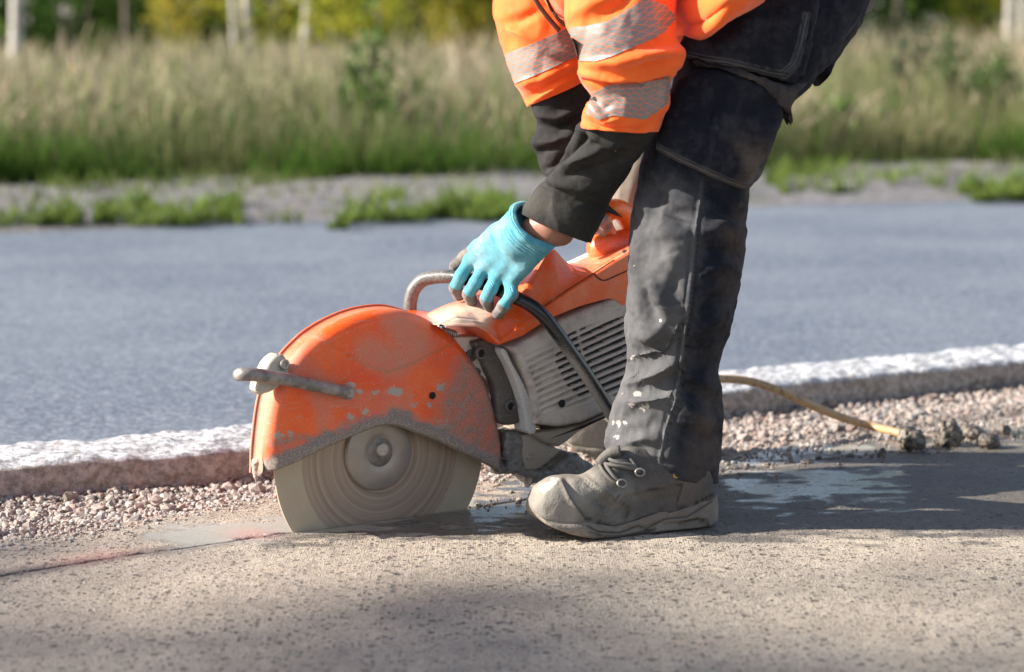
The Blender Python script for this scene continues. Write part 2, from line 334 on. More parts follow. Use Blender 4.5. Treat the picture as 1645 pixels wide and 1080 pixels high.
for (cx, cy), r0 in (((735, 455), 34), ((755, 590), 40), ((570, 470), 42), ((405, 560), 34), ((470, 548), 30), ((150, 635), 30), ((190, 625), 22), ((415, 445), 26), ((640, 520), 26), ((445, 470), 20), ((700, 520), 22), ((505, 475), 14), ((770, 510), 16), ((820, 520), 22)):
    chip = np.maximum(chip, .60*sm(r0*1.1, r0*.25, np.linalg.norm((Z-np.array([cx, cy]))*np.array([.8, 1.15]), axis=-1)+nzf*12))
rows = [W]; at = [grime, np.clip(dust, 0, 1), chip]
back = sw(UZ[:, -1, 0], UZ[:, -1, 1]+.0015, nn[:, -1]-.012)
edge = [sw(up_[:, 0], up_[:, 1], nn[:, 0]*(1-k)+NB*k) for k in (.12, .3, .6, 1.)][::-1]
rim = sw(up_[:, 0], up_[:, 1], NB)+0
cen = np.array([BU, BZ]); outd = up_-cen; outd /= np.linalg.norm(outd, axis=1, keepdims=True)
outd = outd*np.minimum(sm(0, 14, np.arange(NS)), sm(NS, NS-14, np.arange(NS)))[:, None]; rimo = [sw(*(up_+outd*.003).T, NB-.0045), sw(*(up_+outd*.0035).T, NB-.001), sw(*(up_+outd*.001).T, NB+.001)]
Gg = np.concatenate([np.stack(rimo+edge, 1), W, back[:, None]], 1); k = Gg.shape[1]-NT-1
pad = lambda a, e0, e1: np.concatenate([np.full((NS, k), e0)+0*a[:, :1], a, np.full((NS, 1), e1)], 1).ravel()
edust = .35+.55*sm(60, 10, np.abs(Z[:, 0, 0]-40)[:, None]-120)
guard = mesh('blade_guard', Gg.reshape(-1, 3), gridF(NS, Gg.shape[1])[:, ::-1], MAT_ORANGE, saw_o, base=sw(BU, BZ, 0),
     attrs=dict(grime=pad(at[0], 0, 1), dust=np.concatenate([np.repeat(edust, k, 1), at[1], np.ones((NS, 1))], 1).ravel(), chip=pad(at[2], 0, 0)))
bk = lin(np.vstack([up_[10:-10], (lo_+[0, .016])[10:-10][::-1]]), 160); mesh('guard_back_plate', sw(bk[:, 0], bk[:, 1], NB), [list(range(160))], MAT_ORANGE, guard, smooth=False)
hq = Z1([(707, 485)])[0]; lathe('guard_hole', spt(*hq, NF+.0045), EN, [(0, .0005), (.0012, .0052), (.0018, .0065), (.002, .001)], MAT_BLACK, guard, 20)
# slurry drip at the front corner of the guard
cq = spt(*Z5([(205, 930)])[0], -.005)
def drip(P): return smin(smin(cone(P, cq+EZ*.006, cq-EZ*.012, .0085, .007), cone(P, cq+EU*.006-EZ*.008, cq+EU*.014-EZ*.004, .005, .004), .006), cone(P, cq-EZ*.012, cq-EZ*.038+EU*-.002, .0035, .0010), .004)+.0018*fbm(P, 180, 2)
V, F = nets(drip, cq-.035, cq+.035+EZ*.01-EZ*.0, .0012); mesh('slurry_lump', V, F, simple('slurry_beige', (.40, .34, .27), .45, 0, .2, 200, .3), guard)
V, F = nets(lambda P: drip(P), cq-np.array([.012, .012, .05]), cq+np.array([.012, .012, -.03]), .0012)
# saddle bracket and adjusting lever
br = SP(Z5([(345, 62), (385, 44), (425, 52), (452, 82), (468, 130), (470, 200), (430, 262), (380, 312), (330, 345), (285, 358), (240, 370), (212, 347), (214, 295), (262, 192), (300, 112)]), .042)
MAT_PALE = simple('dusty_pale_metal', (.42, .37, .31), .65, 0, .15, 50, .25)
bracket = prism('lever_bracket', br, .008, .044, MAT_PALE, guard, .009, 4)
b0 = spt(*Z5([(425, 125)])[0], .046); lathe('bracket_bolt', b0, EN, [(-.002, .001), (-.002, .009), (.003, .009), (.0045, .0075), (.0045, .0042), (.002, .0038), (.002, .0005)], MAT_STEEL, bracket, 24)
lv = [spt(*Z5([(925, 347)])[0], .050), spt(*Z5([(700, 300)])[0], .054), spt(*Z5([(480, 252)])[0], .056), spt(*Z5([(300, 222)])[0], .056), spt(*Z5([(165, 205)])[0], .055), spt(*Z5([(105, 205)])[0], .050), spt(*Z5([(78, 206)])[0], .036), spt(*Z5([(66, 208)])[0], .02)]
lev = tubeobj('guard_lever', cr(lv, 60), np.interp(np.linspace(0, 1, 60), [0, .1, .75, .88, 1], [.0105, .0105, .0115, .0115, .0105]), MAT_LEVER, guard, 20)
pvt = spt(*Z5([(925, 347)])[0], .05)
lathe('lever_eye', pvt, EN, [(-.014, .001), (-.014, .0125), (.004, .0125), (.006, .0115), (.006, .0085), (.006, .001)], MAT_LEVER, lev, 28)
lathe('lever_bolt', pvt+EN*.006, EN, [(0, .001), (0, .0082), (.004, .0082), (.0055, .007), (.0055, .004), (.0075, .0038), (.008, .001)], MAT_STEEL, lev, 6)
# ---- engine fan cover: ribbed panel
def panel(name, L, T, R, Bo, n, nb, r, na, nbb, mat, disp=None, parent=saw_o, attrf=None, dome=0.):
    UZ = coons(SP(L, n), SP(T, n), SP(R, n), SP(Bo, n), na, nbb)
    out = np.vstack([UZ[0], UZ[:, -1], UZ[-1][::-1], UZ[::-1, 0]]); d = polyd(UZ, out[::3])[0]
    d[0] = d[-1] = 0; d[:, 0] = d[:, -1] = 0
    off = np.where(d < r, np.sqrt(np.maximum(r*r-(r-np.minimum(d, r))**2, 0))-r, 0)+dome*sm(0, .08, d)
    W = sw(UZ[..., 0], UZ[..., 1], n+off); at = {}
    if disp is not None: dd, at = disp(W, proj(W), UZ, d); W = W+dd[..., None]*EN
    per = np.r_[np.arange(nbb), (np.arange(1, na)*nbb+nbb-1), ((na-1)*nbb+np.arange(nbb-2, -1, -1)), (np.arange(na-2, 0, -1)*nbb)]
    V = W.reshape(-1, 3); b = V[per]; depth = (b-SO)@EN; sk = b+np.multiply.outer(nb-depth, EN); N0 = len(V); k = len(per); j = np.arange(k); j2 = (j+1) % k
    F = np.vstack([gridF(na, nbb), np.stack([per[j2], per[j], N0+j, N0+j2], 1)])
    aa = {q: np.r_[a.ravel(), a.ravel()[per]] for q, a in at.items()}
    return mesh(name, np.vstack([V, sk]), F, mat, parent, attrs=aa, sharp=50, base=V.mean(0))
ribdir = (1., -.40)
def covdisp(W, px, UZ, d):
    x, y = px[..., 0], px[..., 1]
    # rib coordinate: gently fanning lines rising to the right
    ph = y-615+(x-860)*(.44-.0006*(y-600))-.0003*(x-900)**2
    k = ph/11.2; tri = np.abs((k % 1)-.5)*2
    reg = sm(.008, .016, d)*sm(850, 862, x)*0+sm(6, 14, d*900)*sm(0, 12, inside_d(px, [(830, 578), (880, 548), (940, 522), (1020, 500), (1020, 640), (985, 640), (940, 655), (868, 668), (858, 640), (848, 605)]))
    slot = sm(-1, 2, inside_d(px, [(893, 578), (905, 550), (918, 530), (960, 512), (1030, 495), (1030, 640), (960, 636), (936, 640), (912, 618)]))*(1-sm(2.5, 4.5, 4.5-np.abs(y-(-1.9*(x-935)+555)))*0)
    post = sm(3.2, 1.8, np.abs((x-936)-(y-560)*.22)); slot = slot*(1-post)
    v = sm(.50, .28, tri)
    dd = reg*(-.0052*sm(.15, .8, 1-tri)+.0012)-slot*reg*.013*v
    gr = .10+.25*sm(.03, 0, d)+.3*v*reg
    gr = np.where(slot*reg*v > .35, 1.5, gr); dust = .30+.3*fbm(W, 25, 3)  # slot floors blackened to paint the dark inside the openings
    return dd, dict(grime=gr, dust=dust, chip=0*gr)
def inside_d(px, poly): return -sdpoly(px, poly)
cover = panel('engine_cover', [(861.5, 682), (861, 674), (855.6, 636), (847, 605), (833, 571), (819, 558.5)][::1], [(819, 558.5), (848, 546), (905, 513), (978, 482), (1012, 470)], [(1030, 640), (1034, 560), (1012, 470)], [(861.5, 682), (900, 686.5), (937, 679.5), (973, 663), (1030, 640)], .075, .038, .008, 150, 210, MAT_COVER, covdisp, dome=.006)
def strip(p, P, UZ, d): return 0*d, dict(grime=.05+0*d, dust=.7+0*d, chip=0*d)
# pale front cheek of the cover
ck = SP(ZA([(368, 302), (395, 290), (440, 380), (490, 470), (530, 560), (560, 660), (572, 770), (525, 775), (510, 700), (480, 560), (430, 420)]), .058)
prism('cover_cheek', cr(ck, 60, True), .02, .064, dusty('pale_speckled_plastic', (.50, .47, .43), dustc=(.5, .45, .40), rough=.7, dust0=.3, coat=0, bump=.6), saw_o, .004, 3)
hq = Z4([(716, 262)])[0]; lathe('cover_hole', spt(*hq, .082), EN, [(-.004, .0005), (-.001, .0068), (.0005, .0075), (.0008, .001)], MAT_BLACK, cover, 20)
# tan underside and lower plates
ud = SP(Z4([(430, 515), (600, 490), (870, 448), (905, 430), (1090, 345), (1110, 380), (860, 500), (760, 585), (680, 640), (560, 600)]), .045)
prism('cover_underside', ud, -.05, .05, MAT_TAN, saw_o, .006, 3, attrs=None)
eb = SP([(748, 560), (800, 555), (990, 480), (1030, 560), (1010, 640), (900, 690), (862, 690), (805, 655)], 0.)
prism('engine_block', eb, -.12, .036, MAT_DARK, saw_o, .012, 3)
# cutting arm plate with two bolts
arm = cr(SP(ZA([(224, 262), (252, 245), (288, 236), (322, 250), (352, 290), (380, 350), (402, 425), (438, 500), (468, 560), (490, 620), (498, 680), (478, 716), (420, 732), (368, 716), (356, 650), (350, 575), (335, 500), (300, 425), (268, 345)]), .040), 120, True)
ap = prism('cutting_arm', arm, .018, .043, MAT_DARK, saw_o, .005, 3)
for x, y in ((262, 315), (432, 622)):
    q = spt(*ZA([(x, y)])[0], .045)
    lathe('arm_bolt', q, EN, [(-.003, .001), (-.003, .0125), (.0015, .0125), (.003, .0105), (.003, .0075), (-.002, .0065), (-.002, .0005)], MAT_DARK, ap, 28)
    lathe('bolt_socket', q, EN, [(-.0018, .0064), (-.0012, .0005)], MAT_BLACK, ap, 20)
cp = SP(ZA([(100, 222), (280, 216), (300, 245), (240, 250), (225, 275), (270, 350), (300, 420), (345, 510), (345, 545), (330, 520), (290, 470), (230, 420), (190, 370), (150, 320)]), .020)
prism('belt_cover', cp, -.02, .024, MAT_CREAM, saw_o, .003, 2)
for k_, (x, y, r) in enumerate(((205, 330, .011), (236, 425, .008))):
    lathe('cover_boss', spt(*ZA([(x, y)])[0], .027), EN, [(-.006, .001), (-.006, r), (.002, r), (.003, r*.8), (.003, r*.5), (0, r*.4), (0, .0005)], MAT_DARK, saw_o, 24)
hx = [spt(*ZA([(40+t*75, 188+t*22)])[0], .01)+.007*(math.cos(t*40)*EZ+math.sin(t*40)*EN) for t in np.linspace(0, 1, 160)]
tubeobj('spring', hx, .0016, simple('spring_steel', (.5, .46, .42), .35, .7, .2, 100), saw_o, 8)
# slurry-caked lower bracket, rivet plate and skid foot
def rough_disp(a, f, s):
    def g(V):
        c = V.mean(0); d = V-c; d /= np.linalg.norm(d, axis=1, keepdims=True); return V+d*(a*fbm(V, f, 4, s))[:, None]
    return g
def crust(name, polys, mat, amp, f, seed, parent=saw_o, h=.0022, k=.01):
    # swept slab SDF: polygons (pixels, n) thickened along n, roughened into a crust
    ps = [(SP(p, (n0+n1)/2), n0, n1, r) for p, n0, n1, r in polys]
    lo = np.min([sw(p[:, 0], p[:, 1], n).min(0) for p, a, b, r in ps for n in (a, b)], 0)-.02; hi = np.max([sw(p[:, 0], p[:, 1], n).max(0) for p, a, b, r in ps for n in (a, b)], 0)+.02
    def f_(P):
        Q = P-SO; uz = np.stack([Q@EU, Q[..., 2]], -1); n = Q@EN; r_ = None
        for p, a, b, r in ps:
            d2 = sdpoly(uz, p)+r; dn = np.abs(n-(a+b)/2)-(b-a)/2+r
            d = np.minimum(np.maximum(d2, dn), 0)+np.hypot(np.maximum(d2, 0), np.maximum(dn, 0))-r
            r_ = d if r_ is None else smin(r_, d, k)
        return r_+amp*fbm(P, f, 4, seed)+amp*.6*np.abs(fbm(P, f*2.6, 3, seed+4))+amp*.22*fbm(P, 240, 2, seed+6)
    V, F = nets(f_, lo, hi, h); nz = fbm(V, 40, 3, seed+5)
    return mesh(name, V, F, mat, parent, attrs=dict(dust=.25+.4*nz, grime=-.15-.4*nz, chip=0*nz), base=V.mean(0))
crust('mud_crust', [(Z4([(150, 480), (340, 495), (352, 640), (372, 800), (430, 850), (400, 905), (300, 880), (190, 840), (160, 760)]), -.03, .036, .008), (Z4([(60, 720), (160, 700), (200, 860), (150, 870), (90, 830)]), -.02, .026, .008),
     (Z4([(400, 840), (500, 820), (600, 830), (560, 890), (480, 935), (420, 940), (400, 960), (375, 985), (365, 930)]), -.03, .03, .006)], MAT_MUD, .006, 60, 3)
rp = SP(Z4([(352, 535), (425, 512), (560, 600), (690, 660), (560, 775), (470, 830), (385, 830), (355, 740)]), .03)
prism('rivet_plate', rp, -.04, .040, MAT_TAN, saw_o, .004, 2)
rv = spt(*Z4([(430, 718)])[0], .041); lathe('rivet', rv, EN, [(-.001, .001), (-.001, .0066), (.0015, .0062), (.0022, .004), (.001, .0015), (.001, .0002)], MAT_TAN, saw_o, 24)
crust('skid_foot', [(Z4([(520, 800), (600, 730), (690, 662), (770, 672), (830, 730), (900, 770), (940, 835), (880, 890), (760, 890), (600, 885), (480, 900)]), -.05, .028, .012)], MAT_MUD, .004, 70, 9)
# ---- orange shroud, lofted along the saw's length
def curve(pts, n): q = SP(pts, n); return q[np.argsort(q[:, 0])]
zb = curve([(703, 526), (730, 524), (757, 523), (781, 531), (801, 556), (840, 541), (864, 525), (893, 509), (933, 493), (978, 481), (990, 483), (1003, 494), (1016, 470), (1060, 450)], .078)
zs = curve([(703, 525), (735, 521), (767, 522), (790, 535), (803, 546), (830, 526), (855, 507), (875, 492), (905, 472), (953, 441), (1012, 404), (1060, 378)], .076)
zt = curve([(703, 523), (733, 508), (767, 512), (803, 500), (838, 470), (862, 432), (879, 402), (889, 399), (899, 408), (920, 434), (953, 440), (1012, 402), (1060, 374)], .052)
zc = curve([(703, 521), (720, 505), (745, 492), (790, 478), (838, 452), (862, 428), (880, 401), (892, 399), (903, 409), (922, 428), (953, 424), (1012, 396), (1060, 370)], .02)
u0, u1 = max(zb[0, 0], zs[0, 0], zt[0, 0]), min(zb[-1, 0], zs[-1, 0], zt[-1, 0]); us = np.linspace(u0, u1, 170); G = []
ip = lambda c, u: np.interp(u, c[:, 0], c[:, 1])
def smooth(a, k=3): p = np.pad(a, k, mode='edge'); return np.convolve(p, np.ones(2*k+1)/(2*k+1), 'valid')
ZB, ZS, ZT, ZC = smooth(ip(zb, us), 1), smooth(ip(zs, us), 1), smooth(ip(zt, us), 1), smooth(ip(zc, us), 1)
ZB = np.minimum(ZB, ZS-.002)
hump = sm(.0, .02, ZT-ZS-.03)
for k_, u in enumerate(us):
    b, s_, t_, c_ = ZB[k_], ZS[k_], ZT[k_], ZC[k_]; t_ = max(t_, s_-.004)
    w_ = np.interp(u, [u0, u0+.03, u0+.1, u1], [.6, .85, 1, 1])
    f = np.interp(u, [u0, u0+.10, u0+.2], [0.3, .7, 1]); fr = -.085
    pr = [(.02, b+.002), (.070, b), (.0765, b+.0015), (.078, (b+s_)/2), (.0775, s_-.0035), (.0745, s_), (.0725, s_+.0004), (.5*(.0725+.052), (s_+t_)/2+.002), (.054, t_-.003), (.050, t_), (.03, .5*t_+.5*c_+.001), (.0, c_), (-.035, c_-.002), (-.065, c_-.012), (fr+.004, c_-.022), (fr, c_-.05), (fr, b+.01), (-.02, b+.004)]
    pr = cr(np.array(pr), 64, True, even=False) if False else np.array(pr)
    G.append(sw(np.full(len(pr), u), pr[:, 1], pr[:, 0]))
G = np.array(G); G2 = []
for k_ in range(len(G)): G2.append(lin(np.vstack([G[k_], G[k_][:1]]), 121)[:-1])
G2 = np.array(G2); G2 = G2+(.0006*fbm(G2, 40, 3, 4))[..., None]*EZ
# keep profile corners from being resampled apart: use the raw profile with extra points between
G2 = np.concatenate([np.stack([G[:, j]*(1-t)+G[:, (j+1) % G.shape[1]]*t for t in (0, .25, .5, .75)], 1) for j in range(G.shape[1])], 1)
wv = G2.reshape(-1, 3); p2 = proj(wv)
du = .05+.95*sm(34, 6, polyd(p2, [(703, 520), (735, 508), (772, 505)])[0])+.25*sm(40, 5, polyd(p2, [(925, 425), (1010, 398)])[0])+.15*fbm(wv, 30, 3)  # front tip paled through the dust mask to paint the sun on it
shroud = loftobj('top_shroud', G2, MAT_SHROUD, saw_o, attrs=dict(dust=du, grime=.12*sm(14, 2, polyd(p2, [(803, 547), (875, 495), (953, 441)])[0]), chip=0*du), sharp=32, base=G2[80].mean(0))
# label strip, whitened to paint the light the deck's far edge catches, seam line and rear screw
e0, e1 = spt(906, 419, -.055), spt(982, 381, -.055)
LBL = simple('white_lit_label', (.75, .72, .66), .4, 0, .06, 40); MAT_SEAM = simple('seam_shadow_gap', (.10, .03, .012), .8)
def ribbon(name, pts, wd, th, mat, parent):          # raised strip along 3-D points, wide along EN
    p = cr(pts, 40); T = np.gradient(p, axis=0); T /= np.linalg.norm(T, axis=1, keepdims=True); N = np.cross(T, EN); N /= np.linalg.norm(N, axis=1, keepdims=True); N *= np.sign(N[:, 2:3])
    pr = [(-wd, -th), (wd, -th), (wd, th*.6), (wd*.8, th), (-wd*.8, th), (-wd, th*.6)]
    return loftobj(name, np.stack([p+a*EN+b*N for a, b in pr], 1), mat, parent, sharp=40)
def deck(u, n): return sw(u, np.interp(u, us, ZC)-(.001 if n > -.035 else .002+.010*(-n-.035)/.03), n)
ul = saw(925, 425, -.03)[0]; ur = saw(1000, 390, -.03)[0]
ribbon('deck_label', [deck(u, -.052)+EZ*.001 for u in np.linspace(ul, ur, 8)], .010, .003, LBL, shroud)
ribbon('deck_label', [deck(u, -.025)+EZ*.0005 for u in np.linspace(ul+.03, ur-.005, 8)], .012, .0016, simple('dull_yellow_label', (.34, .27, .15), .5, 0, .2, 40), shroud)
tubeobj('panel_seam', cr([spt(x, y, .0785) for x, y in Z6([(812, 722), (840, 755), (880, 780), (930, 778), (1040, 730), (1160, 676)])], 40), .0013, MAT_SEAM, shroud, 8)
tubeobj('panel_seam', cr([spt(x, y, .0772) for x, y in Z6([(300, 1052), (420, 965), (560, 870), (700, 780), (800, 716), (900, 650), (1000, 588)])], 40), .0011, MAT_SEAM, shroud, 8)
sc_ = spt(*Z6([(1105, 520)])[0], .066); lathe('rear_screw', sc_, EN*.6+EZ*.8, [(-.002, .001), (-.002, .007), (.003, .0065), (.004, .004), (.004, .0005)], MAT_DARK, shroud, 20)
# rear handle: orange arch rising behind the deck
rh = [spt(*p, n) for p, n in zip(Z6([(960, 420), (905, 300), (885, 200), (925, 130), (1010, 95), (1090, 135), (1140, 200), (1200, 300), (1330, 330), (1500, 260)]), (-.02, -.03, -.035, -.035, -.03, -.03, -.03, -.03, -.03, -.03))]
rhp = cr(rh, 70); Gt = tube(rhp, np.interp(np.linspace(0, 1, 70), [0, .15, .5, 1], [.022, .019, .020, .020]), 24)
loftobj('rear_handle', Gt, dusty('bright_orange_plastic', (.85, .14, .012), rough=.25, dust0=.02, coat=.4), saw_o, attrs=dict(dust=np.full(Gt.size//3, .02), grime=np.zeros(Gt.size//3), chip=np.zeros(Gt.size//3)), base=rh[4])
def blk(P): return cone(P, spt(968, 400, -.02), spt(1030, 392, -.02), .030, .034)+.001*fbm(P, 40, 2)
a_, b_ = spt(968, 400, -.02), spt(1030, 392, -.02); V, F = nets(blk, np.minimum(a_, b_)-.05, np.maximum(a_, b_)+.05, .003)
mesh('rear_housing', V, F, MAT_SHROUD, saw_o, attrs=dict(dust=np.full(len(V), .1), grime=np.zeros(len(V)), chip=np.zeros(len(V))), base=a_)
# rear body under the deck, mostly behind the leg
bd = SP([(985, 500), (1060, 440), (1110, 440), (1120, 560), (1080, 640), (1000, 660)], 0)
prism('fuel_tank', bd, -.09, .06, MAT_TAN, saw_o, .02, 4)
# ---- front handle loop
hp = [((990, 676), .108), ((972, 648), .112), ((945, 606), .116), ((915, 563), .118), ((888, 526), .116), ((868, 503), .110), ((848, 488), .098), ((826, 477), .080), ((795, 463), .050), ((760, 451), .010), ((728, 445), -.030), ((703, 445), -.058), ((680, 450), -.082), ((666, 464), -.094), ((660, 482), -.099), ((659, 505), -.100), ((664, 545), -.100), ((680, 600), -.095)]
HP = [spt(*p, n) for p, n in hp]; HC = cr(HP, 140); hn = np.interp(np.linspace(0, 1, 140), np.linspace(0, 1, len(hp)), [n for _, n in hp])
Gt = tube(HC, .0125, 22); hpx = proj(Gt.reshape(-1, 3)); nrm = (Gt-HC[:, None]).reshape(-1, 3)/.0125
dd = .12+.75*sm(-.2, .8, -(nrm@EU)*1.0+.0*nrm[:, 2])*sm(520, 600, hpx[:, 1])*sm(800, 860, hpx[:, 0])+.36*sm(760, 700, hpx[:, 0])
loftobj('front_handle', Gt, MAT_TUBE, saw_o, attrs=dict(dust=dd), base=HC[0])
for p, n in (((795, 463), .05), ((745, 447), -.01), ((866, 362), 0)): print('handle', p, spt(*p, n))
# ================================================================== ground, kerb, road, verge
CUT = [ptZ(*p)[:2] for p in ((-60, 934), (0, 925), (230, 890), (474, 854), (755, 815), (1161, 755), (1414, 728), (1645, 700))]
EDGE = [(-3.2, -1.75), (-.95, -.14), (-.72, .02), (-.43, .334), (.05, .53), (.422, .70), (.75, .93), (1.095, 1.13), (3.4, 2.3)]
KERB = [(-3.4, -.95), (-2.2, -.33), (-.948, .294), (-.501, .493), (.472, 1.173), (1.229, 1.632), (2.4, 2.33), (4.2, 3.4)]
edgeY = lambda x: np.interp(x, [p[0] for p in EDGE], [p[1] for p in EDGE])
NX, NY = 620, 520
gx = np.linspace(-1.35, 1.75, NX); gv = np.linspace(0, 1, NY); gy0 = -1.5
X = np.broadcast_to(gx[None], (NY, NX)); top = edgeY(gx)+.012*vn(v3(gx*9, 0), 1, 3)+.01*vn(v3(gx*40, 0), 1, 5)
Y = gy0+(top[None]-gy0)*gv[:, None]**.9
P = v3(X, Y); hz = .0035*fbm(P, 4, 3, 2)+.0014*fbm(P, 55, 3, 4)
pit = .6*sm(.36, .6, vn(P, 120, 8)*.75+vn(P, 48, 9)*.4); hz -= .0012*pit
dcut, tcut = polyd(P[..., :2], CUT); gp = proj(P)
pz = fbm(P*np.array([.75, 2.3, 1]), 15, 4, 12)*1.25; nf = fbm(P, 45, 3, 14)
wl = lambda poly, soft=14, amp=34: sm(soft, -soft, sdpoly(gp, poly)+pz*amp+nf*amp*.4)
pud = wl([(215, 868), (235, 848), (320, 838), (430, 832), (520, 815), (760, 800), (760, 812), (560, 850), (480, 858), (400, 866), (300, 880)], 6, 16)
slur = np.maximum(wl([(1150, 760), (1300, 738), (1420, 726), (1645, 706), (1700, 700), (1700, 690), (1450, 700), (1280, 708), (1150, 735)], 6, 14), wl([(1185, 772), (1260, 765), (1440, 752), (1450, 800), (1345, 795), (1330, 808), (1290, 800), (1262, 824), (1225, 808), (1180, 790)], 7, 40))
slur = np.maximum(slur, wl([(555, 845), (700, 812), (900, 770), (960, 760), (900, 800), (850, 842), (700, 850)], 8, 26))
damp_shade = np.maximum(wl([(430, 880), (480, 850), (760, 800), (1000, 750), (1300, 715), (1645, 690), (1700, 690), (1700, 858), (1400, 860), (1150, 862), (960, 866), (700, 858)], 14, 26), .9*sm(.05, .0, dcut))  # damp ground by the cut, widened to paint the legs' shadow band darker
cream = np.maximum(pud, wl([(1160, 735), (1290, 722), (1400, 716), (1380, 728), (1270, 742), (1160, 752)], 8, 18)*.9)
wet = np.clip(np.maximum(np.maximum(slur, pud*.8), damp_shade*.85), 0, 1)  # real wetness plus the painted shadow band
fl = np.clip(np.maximum(slur, pud), 0, 1); hz = hz*(1-.93*fl)-.001*fl
groove = sm(.0050, .0020, dcut+.0014*nf)*sm(-.12, .02, np.where(gp[..., 0] > 440, 1, (vn(P, 40, 2)+.25)*.22)); hz -= .006*groove
paint = np.exp(-((gp[..., 0]-402)/40)**2-((gp[..., 1]-857)/9)**2)*1.3+.75*np.exp(-((gp[..., 0]-150)/75)**2-((gp[..., 1]-896-(150-gp[..., 0])*.12)/10)**2)
m = M('dusty_asphalt'); n1 = m.noise(5, 5, .6); n2 = m.noise(120, 4, .65); n3 = m.noise(420, 3, .6); vr = m.vor(190)
def cells(sc, thr):
    vo = m.n('TexVoronoi', {'Vector': m.P, 'Scale': sc, 'Randomness': 1.}); rc = m.n('SeparateColor', [vo.outputs[1]]).outputs[0]
    return m.math('MULTIPLY', m.ramp(m.math('ADD', rc, m.math('MULTIPLY', m.math('SUBTRACT', n1, .5), .35)), thr, thr+.03), m.ramp(m.math('ADD', vo.outputs[0], m.math('MULTIPLY', m.math('SUBTRACT', n3, .5), .25)), .48, .30)), vo.outputs[0]
pa, va = cells(115, .77); pb, vb = cells(250, .58); pc, vc = cells(60, .94)
pits = m.math('MAXIMUM', m.math('MAXIMUM', pa, pc), m.math('MULTIPLY', pb, .85))
c = m.mix(m.ramp(n1, .3, .7), (.34, .28, .22), (.50, .415, .32)); c = m.mix(m.math('MULTIPLY', m.ramp(n2, .35, .65), .3), c, (.30, .255, .21))
c = m.mix(m.math('MULTIPLY', m.ramp(vr, .32, .1), m.ramp(n3, .5, .62)), c, (.46, .42, .37))
c = m.mix(m.math('MULTIPLY', pits, .85), c, (.075, .066, .058))
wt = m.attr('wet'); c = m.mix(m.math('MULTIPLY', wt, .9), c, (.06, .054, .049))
c = m.mix(m.attr('cream'), c, m.mix(m.ramp(n1, .35, .65), (.36, .325, .27), (.42, .375, .305)))
c = m.mix(m.math('MULTIPLY', m.attr('paint'), m.math('MULTIPLY', m.ramp(n2, .25, .6), .30), clamp=True), c, (.80, .16, .13))
c = m.mix(m.attr('groove'), c, (.03, .026, .023))
fa = m.attr('flat'); h = m.math('SUBTRACT', m.math('ADD', m.math('MULTIPLY', vb, -.35), m.math('MULTIPLY', n3, .4)), m.math('MULTIPLY', pits, .8))
h = m.math('MULTIPLY', h, m.math('SUBTRACT', 1.0, m.math('MULTIPLY', fa, .94)))
MAT_PAVE = m.set(col=c, rough=m.math('SUBTRACT', .88, m.math('ADD', m.math('MULTIPLY', wt, .35), m.math('MULTIPLY', fa, .49)), clamp=True), spec=m.math('ADD', .4, m.math('MULTIPLY', fa, .6)), nor=m.bump(h, 1., .0055))
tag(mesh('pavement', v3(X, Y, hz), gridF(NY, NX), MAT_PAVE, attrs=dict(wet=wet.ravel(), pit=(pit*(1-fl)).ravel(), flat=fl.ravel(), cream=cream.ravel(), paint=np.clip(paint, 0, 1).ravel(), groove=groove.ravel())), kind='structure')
ex = np.linspace(-40, 40, 200); eY = np.interp(ex, [-40]+[p[0] for p in EDGE]+[40], [-27]+[p[1] for p in EDGE]+[27])
tag(mesh('pavement', np.vstack([v3(ex, -30+0*ex, -.007), v3(ex, eY-.006, -.007)]), np.stack([np.arange(199), np.arange(1, 200), np.arange(201, 400), np.arange(200, 399)], 1), MAT_PAVE), kind='structure')
m = M('earth'); n1 = m.noise(2, 5); MAT_EARTH = m.set(col=m.mix(n1, (.10, .085, .06), (.22, .19, .15)), rough=.95, nor=m.bump(m.noise(60), .5, .01))
tag(mesh('ground', [(-300, -60, -.04), (300, -60, -.04), (300, 400, -.04), (-300, 400, -.04)], [[0, 1, 2, 3]], MAT_EARTH), kind='structure')
# gravel bed and its stones
m = M('gravel_fines'); n1 = m.noise(150, 4, .7); n2 = m.noise(14)
MAT_FINES = m.set(col=m.mix(m.ramp(n1, .3, .7), (.16, .12, .10), m.mix(n2, (.34, .27, .23), (.30, .26, .24))), rough=.9, nor=m.bump(n1, .8, .006))
kx = np.linspace(-3.2, 4, 160); kY = np.interp(kx, [p[0] for p in KERB], [p[1] for p in KERB])
tag(mesh('gravel_bed', np.vstack([v3(kx, edgeY(kx)-.03, -.012), v3(kx, kY+.03, -.012)]), np.stack([np.arange(159), np.arange(1, 160), np.arange(161, 320), np.arange(160, 319)], 1), MAT_FINES), kind='structure')
t_ = (1+5**.5)/2; ICO = np.array([(-1, t_, 0), (1, t_, 0), (-1, -t_, 0), (1, -t_, 0), (0, -1, t_), (0, 1, t_), (0, -1, -t_), (0, 1, -t_), (t_, 0, -1), (t_, 0, 1), (-t_, 0, -1), (-t_, 0, 1)])/1.902
ICF = np.array([(0, 11, 5), (0, 5, 1), (0, 1, 7), (0, 7, 10), (0, 10, 11), (1, 5, 9), (5, 11, 4), (11, 10, 2), (10, 7, 6), (7, 1, 8), (3, 9, 4), (3, 4, 2), (3, 2, 6), (3, 6, 8), (3, 8, 9), (4, 9, 5), (2, 4, 11), (6, 2, 10), (8, 6, 7), (9, 8, 1)])
